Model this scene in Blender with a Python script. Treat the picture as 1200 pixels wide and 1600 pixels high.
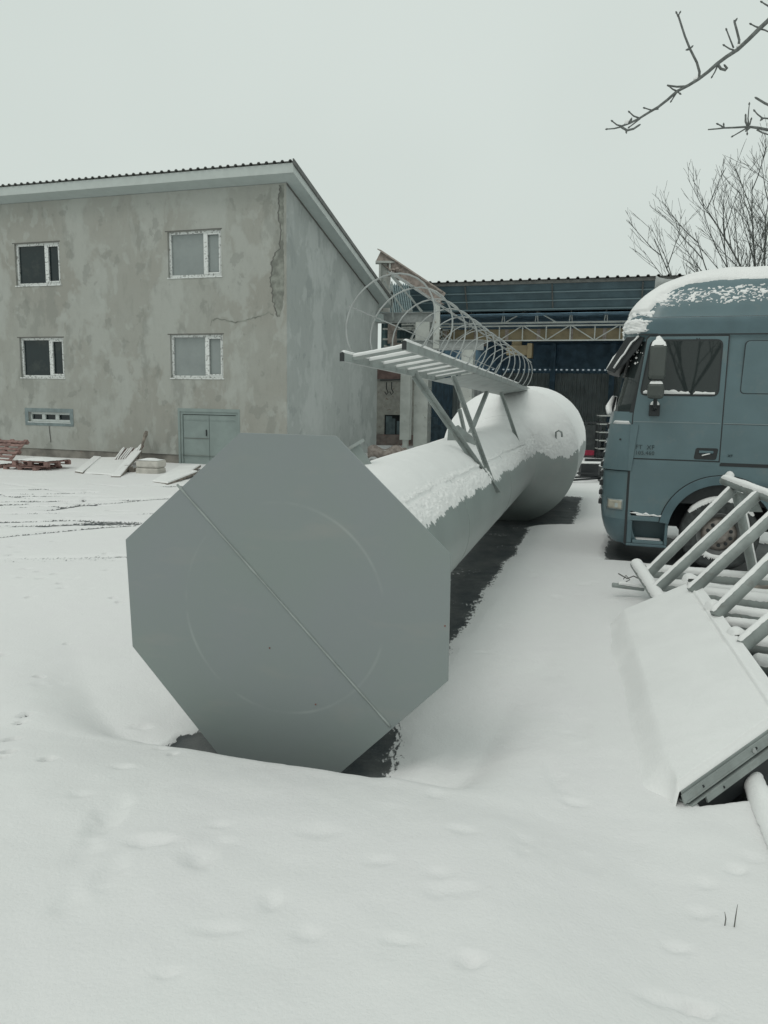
import bpy, math, random
import numpy as np
from mathutils import Vector, Matrix
R = math.radians
for o in list(bpy.data.objects): bpy.data.objects.remove(o)
SC = bpy.context.scene
COL = SC.collection
random.seed(7)

# ------------------------------------------------------------------ camera
FPX, EYE = 1200.0, 2.3                      # focal length in px of the 1200x1600 photo, eye height above the yard
_down = Vector((-126.0, 7900.0, FPX)).normalized()
_up = -_down
_f = Vector((0, 0, 1)); _y = (_f - _f.dot(_up) * _up).normalized(); _x = _y.cross(_up)
CW = Matrix((_x, _y, _up))                  # camera space (x right, y down, z forward) -> world
def at(px, py, Y):                          # the world point seen at a photo pixel, at world depth Y
    r = CW @ Vector(((px - 600) / FPX, (py - 800) / FPX, 1.0))
    return Vector((0, 0, EYE)) + r * (Y / r.y)
def gnd(px, py, z=0.0):
    r = CW @ Vector(((px - 600) / FPX, (py - 800) / FPX, 1.0))
    return Vector((0, 0, EYE)) + r * ((z - EYE) / r.z)
cam_d = bpy.data.cameras.new("camera"); cam = bpy.data.objects.new("camera", cam_d); COL.objects.link(cam)
cr = CW @ Vector((1, 0, 0)); cu = CW @ Vector((0, -1, 0)); cb = CW @ Vector((0, 0, -1))
M = Matrix.Identity(4)
for i in range(3):
    M[i][0] = cr[i]; M[i][1] = cu[i]; M[i][2] = cb[i]
M[2][3] = EYE
cam.matrix_world = M
cam_d.sensor_fit = 'VERTICAL'; cam_d.sensor_height = 36; cam_d.lens = FPX / 1600 * 36
cam_d.clip_start = 0.05; cam_d.clip_end = 2000
SC.camera = cam

# ------------------------------------------------------------------ world, sun, exposure
SUN_EL, SUN_AZ = R(48), R(215)
W = bpy.data.worlds.new("World"); SC.world = W; W.use_nodes = True
nt = W.node_tree; nt.nodes.clear()
out = nt.nodes.new('ShaderNodeOutputWorld'); bg = nt.nodes.new('ShaderNodeBackground')
sky = nt.nodes.new('ShaderNodeTexSky'); sky.sky_type = 'NISHITA'; sky.sun_disc = False
sky.sun_elevation = SUN_EL; sky.sun_rotation = SUN_AZ; sky.dust_density = 6; sky.air_density = 1
mix = nt.nodes.new('ShaderNodeMixRGB'); mix.inputs[0].default_value = 0.97     # closed cloud deck over the clear sky
tc = nt.nodes.new('ShaderNodeTexCoord'); nz = nt.nodes.new('ShaderNodeTexNoise'); nz.inputs['Scale'].default_value = 1.6
nz.inputs['Detail'].default_value = 3
cr_ = nt.nodes.new('ShaderNodeValToRGB')
cr_.color_ramp.elements[0].position = 0.3; cr_.color_ramp.elements[0].color = (6.1, 6.75, 6.38, 1)
cr_.color_ramp.elements[1].position = 0.7; cr_.color_ramp.elements[1].color = (6.7, 7.35, 6.98, 1)
nt.links.new(tc.outputs['Generated'], nz.inputs['Vector']); nt.links.new(nz.outputs['Fac'], cr_.inputs[0])
nt.links.new(sky.outputs[0], mix.inputs[1]); nt.links.new(cr_.outputs[0], mix.inputs[2])
nt.links.new(mix.outputs[0], bg.inputs[0]); bg.inputs[1].default_value = 0.1
nt.links.new(bg.outputs[0], out.inputs[0])
sd = bpy.data.lights.new("sun", 'SUN'); sd.energy = 0.6; sd.angle = R(25); sd.color = (1, .97, .93)
so = bpy.data.objects.new("sun", sd); COL.objects.link(so)
so.rotation_euler = (math.pi / 2 - SUN_EL, 0, math.pi + R(35)); so.location = (-10, -10, 30)
so.rotation_euler = Vector((0.45, 0.5, -1.0)).to_track_quat('-Z', 'Y').to_euler()
SC.view_settings.view_transform = 'Standard'; SC.view_settings.look = 'None'
SC.view_settings.exposure = 0; SC.view_settings.gamma = 1
SC.cycles.max_bounces = 6; SC.cycles.use_adaptive_sampling = True

# ------------------------------------------------------------------ noise
def _hash(ix, iy, s):
    h = (ix.astype(np.int64) * 374761393 + iy.astype(np.int64) * 668265263 + s * 1442695041) & 0x7fffffff
    h = ((h ^ (h >> 13)) * 1274126177) & 0x7fffffff
    h = (h ^ (h >> 16)) & 0xffff
    return h / 65535.0
def vnoise(x, y, s=0):
    x = np.asarray(x, float); y = np.asarray(y, float)
    ix = np.floor(x); iy = np.floor(y); fx = x - ix; fy = y - iy
    fx = fx * fx * (3 - 2 * fx); fy = fy * fy * (3 - 2 * fy)
    a = _hash(ix, iy, s); b = _hash(ix + 1, iy, s); c = _hash(ix, iy + 1, s); d = _hash(ix + 1, iy + 1, s)
    return (a * (1 - fx) + b * fx) * (1 - fy) + (c * (1 - fx) + d * fx) * fy
def fbm(x, y, s=0, o=4, g=.5):
    v = 0; a = 1; t = 0
    for k in range(o):
        v = v + a * vnoise(np.asarray(x) * 2 ** k, np.asarray(y) * 2 ** k, s + k * 17); t += a; a *= g
    return v / t - .5
def sstep(a, b, x):
    t = np.clip((x - a) / (b - a), 0, 1); return t * t * (3 - 2 * t)

# ------------------------------------------------------------------ materials
def mat(name, col, rough=.6, metal=0, var=.0, scale=4, col2=None, thr=(.4, .6), bump=0, bscale=40, stretch=(1, 1, 1), spec=.5, detail=5, dirt=None, dscale=2, dthr=(.55, .75)):
    m = bpy.data.materials.new(name); m.use_nodes = True; n = m.node_tree; b = n.nodes['Principled BSDF']
    b.inputs['Roughness'].default_value = rough; b.inputs['Metallic'].default_value = metal
    b.inputs['Specular IOR Level'].default_value = spec
    t = n.nodes.new('ShaderNodeTexCoord'); mp = n.nodes.new('ShaderNodeMapping'); mp.inputs['Scale'].default_value = stretch
    n.links.new(t.outputs['Object'], mp.inputs[0])
    src = None
    c2 = col2 if col2 else tuple(max(0, c * (1 - var)) for c in col)
    c1 = col if col2 else tuple(c * (1 + var) for c in col)
    no = n.nodes.new('ShaderNodeTexNoise'); no.inputs['Scale'].default_value = scale; no.inputs['Detail'].default_value = detail
    n.links.new(mp.outputs[0], no.inputs['Vector'])
    rp = n.nodes.new('ShaderNodeValToRGB'); rp.color_ramp.elements[0].position = thr[0]; rp.color_ramp.elements[1].position = thr[1]
    rp.color_ramp.elements[0].color = (*c1, 1); rp.color_ramp.elements[1].color = (*c2, 1)
    n.links.new(no.outputs['Fac'], rp.inputs[0]); src = rp.outputs[0]
    if dirt:
        n2 = n.nodes.new('ShaderNodeTexNoise'); n2.inputs['Scale'].default_value = dscale; n2.inputs['Detail'].default_value = 8
        n2.inputs['Roughness'].default_value = .65
        n.links.new(mp.outputs[0], n2.inputs['Vector'])
        r2 = n.nodes.new('ShaderNodeValToRGB'); r2.color_ramp.elements[0].position = dthr[0]; r2.color_ramp.elements[1].position = dthr[1]
        n.links.new(n2.outputs['Fac'], r2.inputs[0])
        mx = n.nodes.new('ShaderNodeMixRGB'); mx.inputs[2].default_value = (*dirt, 1)
        n.links.new(r2.outputs[0], mx.inputs[0]); n.links.new(src, mx.inputs[1]); src = mx.outputs[0]
    n.links.new(src, b.inputs['Base Color'])
    if bump:
        nb = n.nodes.new('ShaderNodeTexNoise'); nb.inputs['Scale'].default_value = bscale; nb.inputs['Detail'].default_value = 4
        n.links.new(mp.outputs[0], nb.inputs['Vector'])
        bu = n.nodes.new('ShaderNodeBump'); bu.inputs['Strength'].default_value = bump; bu.inputs['Distance'].default_value = .01
        n.links.new(nb.outputs['Fac'], bu.inputs['Height']); n.links.new(bu.outputs[0], b.inputs['Normal'])
    return m
SNOW = (.71, .71, .71)
M_snow = mat('snow', (.84, .84, .835), .65, var=.015, scale=3, bump=.35, bscale=60, spec=.3)
M_paint = mat('grey_primer_paint', (.245, .28, .27), .45, var=.05, scale=1.3, bump=.05, bscale=90, dirt=(.27, .285, .275), dscale=3)
M_paint2 = mat('grey_frame_paint', (.27, .30, .29), .5, var=.10, scale=6, dirt=(.2, .2, .185), dscale=9)
M_galv = mat('cage_paint', (.34, .36, .355), .5, var=.1, scale=8)
M_colm = mat('light_grey_post', (.46, .48, .455), .6, var=.1, scale=2, dirt=(.22, .2, .17), dscale=5, dthr=(.62, .7))
M_rust = mat('rusty_steel', (.30, .26, .235), .8, var=.2, scale=6, dirt=(.17, .12, .10), dscale=12)
M_rust2 = mat('rust_red', (.20, .085, .07), .8, var=.3, scale=8)
M_yel = mat('faded_yellow', (.24, .195, .115), .6, var=.15, scale=2)
M_navy = mat('navy_sheet', (.18, .30, .40), .55, var=.2, scale=2)
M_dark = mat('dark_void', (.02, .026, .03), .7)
M_black = mat('black_plastic', (.022, .026, .028), .5)
M_rubber = mat('tyre_rubber', (.04, .045, .045), .8, var=.3, scale=12, bump=.2)
M_rim = mat('wheel_rim', (.24, .215, .195), .5, var=.2, scale=9, dirt=(.16, .14, .12), dscale=14)
M_rimd = mat('rim_edge', (.12, .125, .125), .5, var=.2)
M_soffit = mat('soffit_trim', (.40, .45, .44), .5, var=.03)
M_fascia = mat('fascia_trim', (.46, .50, .485), .45, var=.03)
M_roofd = mat('dark_roof_sheet', (.10, .105, .10), .5, var=.2)
M_plinth = mat('concrete_plinth', (.20, .19, .17), .9, var=.25, scale=2, dirt=(.24, .15, .12), dscale=3, dthr=(.62, .75), bump=.3, bscale=20)
M_cem = mat('bare_cement', (.225, .235, .21), .95, var=.25, scale=3.5, bump=.6, bscale=14)
M_crack = mat('crack_edge', (.13, .13, .12), .9)
M_wfr = mat('window_frame_white', (.68, .70, .69), .4, col2=(.30, .31, .30), scale=18, thr=(.56, .62), detail=2)
M_wfr2 = mat('window_frame_plain', (.52, .56, .55), .4, var=.05)
M_grdoor = mat('grey_green_door', (.235, .285, .275), .5, var=.06, scale=2)
M_pall = mat('faded_red_wood', (.235, .145, .13), .8, var=.25, scale=7)
M_wood = mat('weathered_wood', (.21, .185, .16), .85, var=.3, scale=7)
M_block = mat('white_block', (.50, .48, .44), .9, var=.12, scale=4, bump=.5, bscale=15)
M_truck = mat('truck_paint', (.112, .172, .190), .32, var=.05, scale=2, dirt=(.155, .195, .20), dscale=3)
M_truckd = mat('truck_lower_and_shade_paint', (.09, .145, .165), .35, var=.08, scale=3)
M_lens = mat('lamp_lens', (.42, .40, .33), .2, var=.1, scale=20)
M_red = mat('red_lens', (.42, .03, .03), .3)
M_redb = mat('red_sign_paint', (.45, .045, .09), .6, var=.1)
M_bark = mat('bark', (.085, .092, .085), .9, var=.2, scale=20)
M_bark2 = mat('near_bark', (.135, .145, .14), .85, var=.2, scale=60)
M_badge = mat('badge_metal', (.22, .27, .28), .3, metal=.4)
M_badgeD = mat('badge_dark', (.02, .045, .05), .4)
M_shed = mat('teal_roof', (.085, .14, .15), .5, var=.2)
M_weld = mat('weld_light', (.275, .305, .295), .45, var=.1, scale=10)
M_hallfloor = mat('hall_floor', (.045, .045, .043), .8, var=.3)

def glass(name, base, rough=.05, refl=None):
    m = mat(name, base, rough, var=0, spec=.5)
    if refl:  # reflections imitated by cloudy noise in the glass colour
        n = m.node_tree; b = n.nodes['Principled BSDF']
        rp = [x for x in n.nodes if x.type == 'VALTORGB'][0]; no = [x for x in n.nodes if x.type == 'TEX_NOISE'][0]
        rp.color_ramp.elements[0].color = (*base, 1); rp.color_ramp.elements[1].color = (*refl[0], 1)
        rp.color_ramp.elements[0].position, rp.color_ramp.elements[1].position = refl[2]
        no.inputs['Scale'].default_value = refl[1]; no.inputs['Detail'].default_value = 9; no.inputs['Roughness'].default_value = .7
    return m
M_glD = glass('dark_window_glass', (.012, .022, .024), .04, ((.03, .04, .038), 2.2, (.52, .66)))
M_glG = glass('pale_blind_glass', (.26, .29, .285), .12, ((.22, .245, .245), 1.5, (.4, .7)))
M_glT = glass('truck_glass', (.03, .038, .038), .02)

def wall_mat(name, base, pale, dark, base2):
    m = bpy.data.materials.new(name); m.use_nodes = True; n = m.node_tree; b = n.nodes['Principled BSDF']; L = n.links
    b.inputs['Roughness'].default_value = .9; b.inputs['Specular IOR Level'].default_value = .2
    t = n.nodes.new('ShaderNodeTexCoord')
    def noise(sc, st, det=4, off=0, ro=.5, dist=0):
        mp = n.nodes.new('ShaderNodeMapping'); mp.inputs['Scale'].default_value = st; mp.inputs['Location'].default_value = (off, off * .7, off * 1.3)
        L.new(t.outputs['Object'], mp.inputs[0]); k = n.nodes.new('ShaderNodeTexNoise'); k.inputs['Scale'].default_value = sc
        k.inputs['Detail'].default_value = det; k.inputs['Roughness'].default_value = ro; k.inputs['Distortion'].default_value = dist
        L.new(mp.outputs[0], k.inputs['Vector']); return k.outputs['Fac']
    def ramp(v, a, c):
        r = n.nodes.new('ShaderNodeMapRange'); r.interpolation_type = 'SMOOTHSTEP'
        r.inputs['From Min'].default_value = a; r.inputs['From Max'].default_value = c; L.new(v, r.inputs[0]); return r.outputs[0]
    def mx(f, a, c, amt=1):
        if amt != 1:
            q = n.nodes.new('ShaderNodeMath'); q.operation = 'MULTIPLY'; q.inputs[1].default_value = amt; L.new(f, q.inputs[0]); f = q.outputs[0]
        k = n.nodes.new('ShaderNodeMixRGB'); L.new(f, k.inputs[0])
        if isinstance(a, tuple): k.inputs[1].default_value = (*a, 1)
        else: L.new(a, k.inputs[1])
        k.inputs[2].default_value = (*c, 1); return k.outputs[0]
    c = mx(ramp(noise(.28, (1, 1, 1), 3), .35, .65), base, base2)
    c = mx(ramp(noise(.55, (1, 1, .7), 5, 3, .6, .15), .50, .56), c, pale, .62)
    c = mx(ramp(noise(.8, (1.2, 1.2, .6), 6, 8, .6, .1), .57, .64), c, dark, .42)
    c = mx(ramp(noise(2.4, (1, 1, .7), 4, 15, .5, .3), .58, .65), c, pale, .5)
    c = mx(ramp(noise(1.5, (1, 1, .9), 5, 22, .55, .1), .60, .65), c, dark, .42)
    c = mx(ramp(noise(5, (1, 1, .5), 6, 31, .6), .45, .8), c, dark, .3)
    c = mx(ramp(noise(.9, (1.6, 1, .5), 6, 44, .6, .1), .58, .65), c, pale, .4)
    L.new(c, b.inputs['Base Color'])
    bu = n.nodes.new('ShaderNodeBump'); bu.inputs['Strength'].default_value = .5; bu.inputs['Distance'].default_value = .02
    L.new(noise(6, (1, 1, 1), 8), bu.inputs['Height']); L.new(bu.outputs[0], b.inputs['Normal'])
    return m
M_wall = wall_mat('front_plaster', (.315, .313, .283), (.41, .425, .40), (.22, .228, .208), (.35, .358, .33))
M_wallS = wall_mat('side_plaster', (.36, .385, .375), (.48, .505, .495), (.265, .29, .285), (.41, .435, .425))

def plate_mat():
    m = mat('flange_plate_paint', (.222, .258, .248), .42, col2=(.228, .252, .26), thr=(.35, .65), scale=1.1, bump=.04, bscale=70)
    n = m.node_tree; L = n.links; b = n.nodes['Principled BSDF']; src = b.inputs['Base Color'].links[0].from_socket
    t = n.nodes.new('ShaderNodeTexCoord'); sp = n.nodes.new('ShaderNodeSeparateXYZ'); L.new(t.outputs['Object'], sp.inputs[0])
    def mth(op, a, c=None):
        k = n.nodes.new('ShaderNodeMath'); k.operation = op
        for i, v in enumerate((a, c)):
            if v is None: continue
            if isinstance(v, (int, float)): k.inputs[i].default_value = v
            else: L.new(v, k.inputs[i])
        return k.outputs[0]
    zz = mth('SUBTRACT', sp.outputs[2], 1.02)
    r = mth('SQRT', mth('ADD', mth('MULTIPLY', sp.outputs[0], sp.outputs[0]), mth('MULTIPLY', zz, zz)))
    d = mth('ABSOLUTE', mth('SUBTRACT', r, .648))
    ring = mth('SUBTRACT', 1, mth('MULTIPLY', d, 75)); ring = mth('MAXIMUM', ring, 0)
    no = n.nodes.new('ShaderNodeTexNoise'); no.inputs['Scale'].default_value = 1.7; no.inputs['Detail'].default_value = 5; L.new(t.outputs['Object'], no.inputs['Vector'])
    msk = n.nodes.new('ShaderNodeMapRange'); msk.inputs['From Min'].default_value = .46; msk.inputs['From Max'].default_value = .66; L.new(no.outputs['Fac'], msk.inputs[0])
    f = mth('MULTIPLY', mth('MULTIPLY', ring, msk.outputs[0]), .5)
    mx = n.nodes.new('ShaderNodeMixRGB'); mx.inputs[2].default_value = (.40, .43, .42, 1); L.new(f, mx.inputs[0]); L.new(src, mx.inputs[1])
    # broad faint rub marks and a warm primer showing through
    n2 = n.nodes.new('ShaderNodeTexNoise'); n2.inputs['Scale'].default_value = 2.6; n2.inputs['Detail'].default_value = 7
    mp = n.nodes.new('ShaderNodeMapping'); mp.inputs['Scale'].default_value = (.6, 1, 2.2); L.new(t.outputs['Object'], mp.inputs[0]); L.new(mp.outputs[0], n2.inputs['Vector'])
    m2 = n.nodes.new('ShaderNodeMapRange'); m2.inputs['From Min'].default_value = .56; m2.inputs['From Max'].default_value = .8; m2.inputs['To Max'].default_value = .55; L.new(n2.outputs['Fac'], m2.inputs[0])
    mx2 = n.nodes.new('ShaderNodeMixRGB'); mx2.inputs[2].default_value = (.285, .285, .27, 1); L.new(m2.outputs[0], mx2.inputs[0]); L.new(mx.outputs[0], mx2.inputs[1])
    L.new(mx2.outputs[0], b.inputs['Base Color'])
    return m
M_plate = plate_mat()

# ------------------------------------------------------------------ mesh builder
class MB:
    def __init__(s): s.v = []; s.f = []; s.m = []
    def add(s, vs, fs, mi=0):
        k = len(s.v); s.v += [tuple(v) for v in vs]; s.f += [tuple(i + k for i in f) for f in fs]; s.m += [mi] * len(fs); return s
    def box(s, x0, x1, y0, y1, z0, z1, mi=0):
        return s.add([(x0, y0, z0), (x1, y0, z0), (x1, y1, z0), (x0, y1, z0), (x0, y0, z1), (x1, y0, z1), (x1, y1, z1), (x0, y1, z1)],
                     [(3, 2, 1, 0), (4, 5, 6, 7), (0, 1, 5, 4), (1, 2, 6, 5), (2, 3, 7, 6), (3, 0, 4, 7)], mi)
    def bar(s, p, q, w, h=None, up=(0, 0, 1), mi=0):
        p = Vector(p); q = Vector(q); h = h or w; d = (q - p).normalized(); a = d.cross(Vector(up))
        if a.length < 1e-4: a = d.cross(Vector((1, 0, 0)))
        a.normalize(); b = a.cross(d); a = a * w / 2; b = b * h / 2
        return s.add([p - a - b, p + a - b, p + a + b, p - a + b, q - a - b, q + a - b, q + a + b, q - a + b],
                     [(3, 2, 1, 0), (4, 5, 6, 7), (0, 1, 5, 4), (1, 2, 6, 5), (2, 3, 7, 6), (3, 0, 4, 7)][::1], mi)
    def angle(s, p, q, w, t=.008, up=(0, 0, 1), flip=1):       # angle iron: two legs
        p = Vector(p); q = Vector(q); d = (q - p).normalized(); a = d.cross(Vector(up)).normalized(); b = a.cross(d)
        s.bar(p, q, t, w, up)
        o = a * (w / 2 + t / 2 + .0005) * flip + b * (w / 2 - t / 2)
        s.bar(p + o, q + o, w, t, up); return s
    def tube(s, pts, r, n=8, mi=0, caps=True, closed=False):
        pts = [Vector(p) for p in pts]; m = len(pts); rr = r if hasattr(r, '__len__') else [r] * m
        vs = []; prev = None
        for i, p in enumerate(pts):
            if closed: d = pts[(i + 1) % m] - pts[i - 1]
            else: d = pts[min(i + 1, m - 1)] - pts[max(i - 1, 0)]
            d.normalize()
            if prev is None:
                a = d.cross(Vector((0, 0, 1)))
                if a.length < .05: a = d.cross(Vector((1, 0, 0)))
            else: a = prev - d * prev.dot(d)
            a.normalize(); prev = a; b = d.cross(a)
            vs += [p + (a * math.cos(2 * math.pi * k / n) + b * math.sin(2 * math.pi * k / n)) * rr[i] for k in range(n)]
        fs = []
        for i in range(m if closed else m - 1):
            j = (i + 1) % m
            for k in range(n): fs.append((i * n + k, i * n + (k + 1) % n, j * n + (k + 1) % n, j * n + k))
        if caps and not closed: fs += [tuple(range(n))[::-1], tuple((m - 1) * n + k for k in range(n))]
        return s.add(vs, fs, mi)
    def prism(s, poly, y0, y1, axis='y', mi=0):                # polygon in (x,z), extruded along y
        n = len(poly)
        if axis == 'y': vs = [(a, y0, b) for a, b in poly] + [(a, y1, b) for a, b in poly]
        elif axis == 'x': vs = [(y0, a, b) for a, b in poly] + [(y1, a, b) for a, b in poly]
        else: vs = [(a, b, y0) for a, b in poly] + [(a, b, y1) for a, b in poly]
        fs = [tuple(range(n)), tuple(range(2 * n - 1, n - 1, -1))] + [(i, i + n, (i + 1) % n + n, (i + 1) % n) for i in range(n)]
        return s.add(vs, fs, mi)
    def strip(s, A, B, y0, y1, mi=0, closed=False):            # ring/strip between two polylines in (x,z), extruded in y
        n = len(A); vs = []
        for y in (y0, y1): vs += [(a, y, b) for a, b in A] + [(a, y, b) for a, b in B]
        fs = []; N = n if closed else n - 1
        for i in range(N):
            j = (i + 1) % n
            fs += [(i, j, n + j, n + i), (2 * n + i, 3 * n + i, 3 * n + j, 2 * n + j), (i, 2 * n + i, 2 * n + j, j), (n + i, n + j, 3 * n + j, 3 * n + i)]
        if not closed: fs += [(0, n, 3 * n, 2 * n), (n - 1, 3 * n - 1, 4 * n - 1, 2 * n - 1)]
        return s.add(vs, fs, mi)
    def lathe(s, prof, n=40, c=(0, 0, 0), ax='y', mi=0):       # prof: (r, along)
        vs = []
        for r, h in prof:
            for k in range(n):
                a = 2 * math.pi * k / n; u, v = r * math.cos(a), r * math.sin(a)
                vs.append({'y': (c[0] + u, c[1] + h, c[2] + v), 'z': (c[0] + u, c[1] + v, c[2] + h), 'x': (c[0] + h, c[1] + u, c[2] + v)}[ax])
        fs = [(i * n + k, i * n + (k + 1) % n, (i + 1) * n + (k + 1) % n, (i + 1) * n + k) for i in range(len(prof) - 1) for k in range(n)]
        return s.add(vs, fs, mi)
    def grid(s, P, mi=0):                                      # P[i][j] points
        a = len(P); b = len(P[0]); vs = [p for r in P for p in r]
        return s.add(vs, [(i * b + j, i * b + j + 1, (i + 1) * b + j + 1, (i + 1) * b + j) for i in range(a - 1) for j in range(b - 1)], mi)
    def build(s, name, m, parent=None, world=False, smooth=False, bevel=0, label=None, solid=0):
        me = bpy.data.meshes.new(name); v = s.v
        if world and parent is not None:
            inv = ROOT[parent.name]; v = [tuple(inv @ Vector(p)) for p in v]
        me.from_pydata(v, [], s.f); me.validate()
        same = len(me.polygons) == len(s.m)
        for k in (m if isinstance(m, (list, tuple)) else [m]): me.materials.append(k)
        if isinstance(m, (list, tuple)) and same: me.polygons.foreach_set('material_index', s.m)
        if smooth: me.polygons.foreach_set('use_smooth', [True] * len(me.polygons))
        import bmesh
        b = bmesh.new(); b.from_mesh(me); bmesh.ops.delete(b, geom=[q for q in b.verts if not q.link_faces], context='VERTS'); bmesh.ops.recalc_face_normals(b, faces=b.faces); b.to_mesh(me); b.free()
        o = bpy.data.objects.new(name, me); COL.objects.link(o); o.parent = parent
        if solid:
            k = o.modifiers.new('s', 'SOLIDIFY'); k.thickness = solid; k.offset = 0
        if bevel:
            k = o.modifiers.new('b', 'BEVEL'); k.width = bevel; k.segments = 2; k.limit_method = 'ANGLE'; k.angle_limit = R(40)
        if label: o['label'] = label
        return o
ROOT = {}
def thing(name, label, cat, loc=(0, 0, 0), rz=0, group=None):
    o = bpy.data.objects.new(name, None); COL.objects.link(o); o.location = loc; o.rotation_euler = (0, 0, rz)
    o.empty_display_size = .2; o['label'] = label; o['category'] = cat
    if group: o['group'] = group
    ROOT[o.name] = (Matrix.Translation(Vector(loc)) @ Matrix.Rotation(rz, 4, 'Z')).inverted(); return o
def tag(o, label, cat, group=None):
    o['label'] = label; o['category'] = cat
    if group: o['group'] = group
    return o
def npmesh(name, V, nx, ny, m, parent=None, smooth=True, attr=None, kind=None):      # V (nx*ny,3) grid mesh
    me = bpy.data.meshes.new(name)
    i = np.arange((nx - 1) * (ny - 1)); a = i // (ny - 1) * ny + i % (ny - 1)
    F = np.stack([a, a + ny, a + ny + 1, a + 1], 1).ravel()
    me.vertices.add(len(V)); me.vertices.foreach_set('co', np.asarray(V, np.float32).ravel())
    me.loops.add(len(F)); me.loops.foreach_set('vertex_index', F.astype(np.int32))
    nf = (nx - 1) * (ny - 1); me.polygons.add(nf); me.polygons.foreach_set('loop_start', np.arange(nf, dtype=np.int32) * 4)
    me.polygons.foreach_set('loop_total', np.full(nf, 4, np.int32)); me.polygons.foreach_set('use_smooth', np.full(nf, smooth))
    me.update(calc_edges=True); me.materials.append(m)
    if attr is not None:
        at_ = me.attributes.new('bare', 'FLOAT', 'POINT'); at_.data.foreach_set('value', np.asarray(attr, np.float32))
    o = bpy.data.objects.new(name, me); COL.objects.link(o); o.parent = parent
    if kind: o['kind'] = kind
    return o
def snowbar(mb, p, q, r, th=.03, half=62, n=7, seg=.025, seed=0, off=0.0):
    """snow lying along the top of a bar of radius r from p to q"""
    p = Vector(p); q = Vector(q); d = (q - p); Lh = d.length; d.normalize()
    a = d.cross(Vector((0, 0, 1))); a.normalize(); b = a.cross(d)
    m = max(3, int(Lh / seg)); P = []
    for i in range(m + 1):
        t = i / m; row = []; end = min(1, min(t, 1 - t) * Lh / .03)
        for k in range(n):
            u = -1 + 2 * k / (n - 1)
            jit = .7 * float(vnoise(i * seg * 7 + seed * 9, k * .3, 3)) + .3 * float(vnoise(i * seg * 50 + seed * 9, k * .9, 4)); ang = R(off) + R(half) * u * (1 + (.16 * (float(vnoise(i * seg * 40 + seed * 5, k, 9)) - .5) + .14 * (float(vnoise(i * seg * 9 + seed * 5, u, 19)) - .5)) * abs(u))
            e = max(0, 1 - u * u) ** .5
            rad = r - .003 + (th * (.82 + .36 * jit) * e + .004) * (.25 + .75 * end)
            row.append(p + d * (Lh * t) + (a * math.sin(ang) + b * math.cos(ang)) * rad)
        P.append(row)
    mb.grid(P)

# ------------------------------------------------------------------ ground
TW0 = Vector((-.605, 4.47)); TYAW = .288; TH = (math.sin(TYAW), math.cos(TYAW)); TS = (math.cos(TYAW), -math.sin(TYAW))
def seg_d(x, y, pts):
    d = np.full(np.shape(x), 1e9)
    for (ax, ay), (bx, by) in zip(pts[:-1], pts[1:]):
        dx, dy = bx - ax, by - ay; t = np.clip(((x - ax) * dx + (y - ay) * dy) / (dx * dx + dy * dy), 0, 1)
        d = np.minimum(d, np.hypot(x - ax - t * dx, y - ay - t * dy))
    return d
DENTS = []
for px, py, a, b, dep in [(170, 1275, .06, .17, .022), (237, 1320, .08, .045, .02), (320, 1350, .055, .10, .016), (172, 1375, .05, .1, .012), (422, 1425, .035, .05, .015),
                          (110, 1430, .05, .09, .01), (735, 1522, .045, .035, .02), (1050, 1540, .12, .03, .014), (1095, 1546, .05, .03, .02), (1155, 1305, .04, .04, .014),
                          (1108, 1325, .05, .04, .01), (1100, 1375, .05, .04, .01), (1060, 1440, .05, .03, .012), (685, 1370, .06, .04, .008), (620, 1490, .05, .03, .01),
                          (345, 1475, .08, .035, .01), (260, 1557, .03, .02, .012), (700, 1400, .09, .05, .008), (130, 1340, .06, .09, .009), (900, 1200, .07, .05, .012),
                          (870, 1160, .05, .25, .012), (905, 1080, .08, .3, .012), (860, 990, .08, .25, .01), (252, 1122, .05, .045, .03), (276, 1132, .03, .03, .02), (254, 1146, .04, .02, .016),
                          (270, 1158, .02, .02, .02), (215, 1066, .07, .03, .02), (190, 1187, .05, .03, .012), (125, 1240, .05, .04, .008), (300, 1350, .05, .07, .01),
                          (340, 1290, .05, .03, .008), (500, 1300, .09, .05, .008), (350, 1320, .05, .04, .008), (720, 1290, .06, .04, .008), (590, 1350, .05, .04, .008), (480, 1480, .05, .04, .01), (820, 1290, .05, .05, .008)]:
    g = gnd(px, py, .35); DENTS.append((g.x, g.y, a, b, dep * 1.15))
rs = random.Random(3)
for k in range(70):
    x = rs.uniform(-6, 3); y = rs.uniform(3, 10); DENTS.append((x, y, rs.uniform(.03, .08), rs.uniform(.03, .1), rs.uniform(.003, .010)))
TRACKS = []
for w, pts in [(.055, [(0, 844), (60, 838), (100, 834), (160, 828), (210, 825)]), (.06, [(77, 801), (125, 794), (207, 787), (260, 782)]), (.02, [(0, 831), (75, 824)]),
               (.02, [(131, 812), (180, 808), (230, 806)]), (.03, [(0, 776), (25, 780), (53, 783)]), (.02, [(0, 759), (60, 766), (110, 774)]), (.02, [(55, 797), (90, 794)]), (.012, [(80, 801), (110, 796), (130, 790), (133, 781)]),
               (.02, [(0, 800), (16, 799)]), (.018, [(75, 817), (105, 815)]), (.02, [(100, 823), (160, 821), (200, 819)]), (.02, [(132, 771), (150, 774), (160, 772)]), (.016, [(170, 803), (200, 803)]),
               (.02, [(30, 775), (50, 776)]), (.02, [(140, 760), (190, 764), (250, 760)])]:
    TRACKS.append((w, [(gnd(*p).x, gnd(*p).y) for p in pts]))
SPECKS = []
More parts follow.
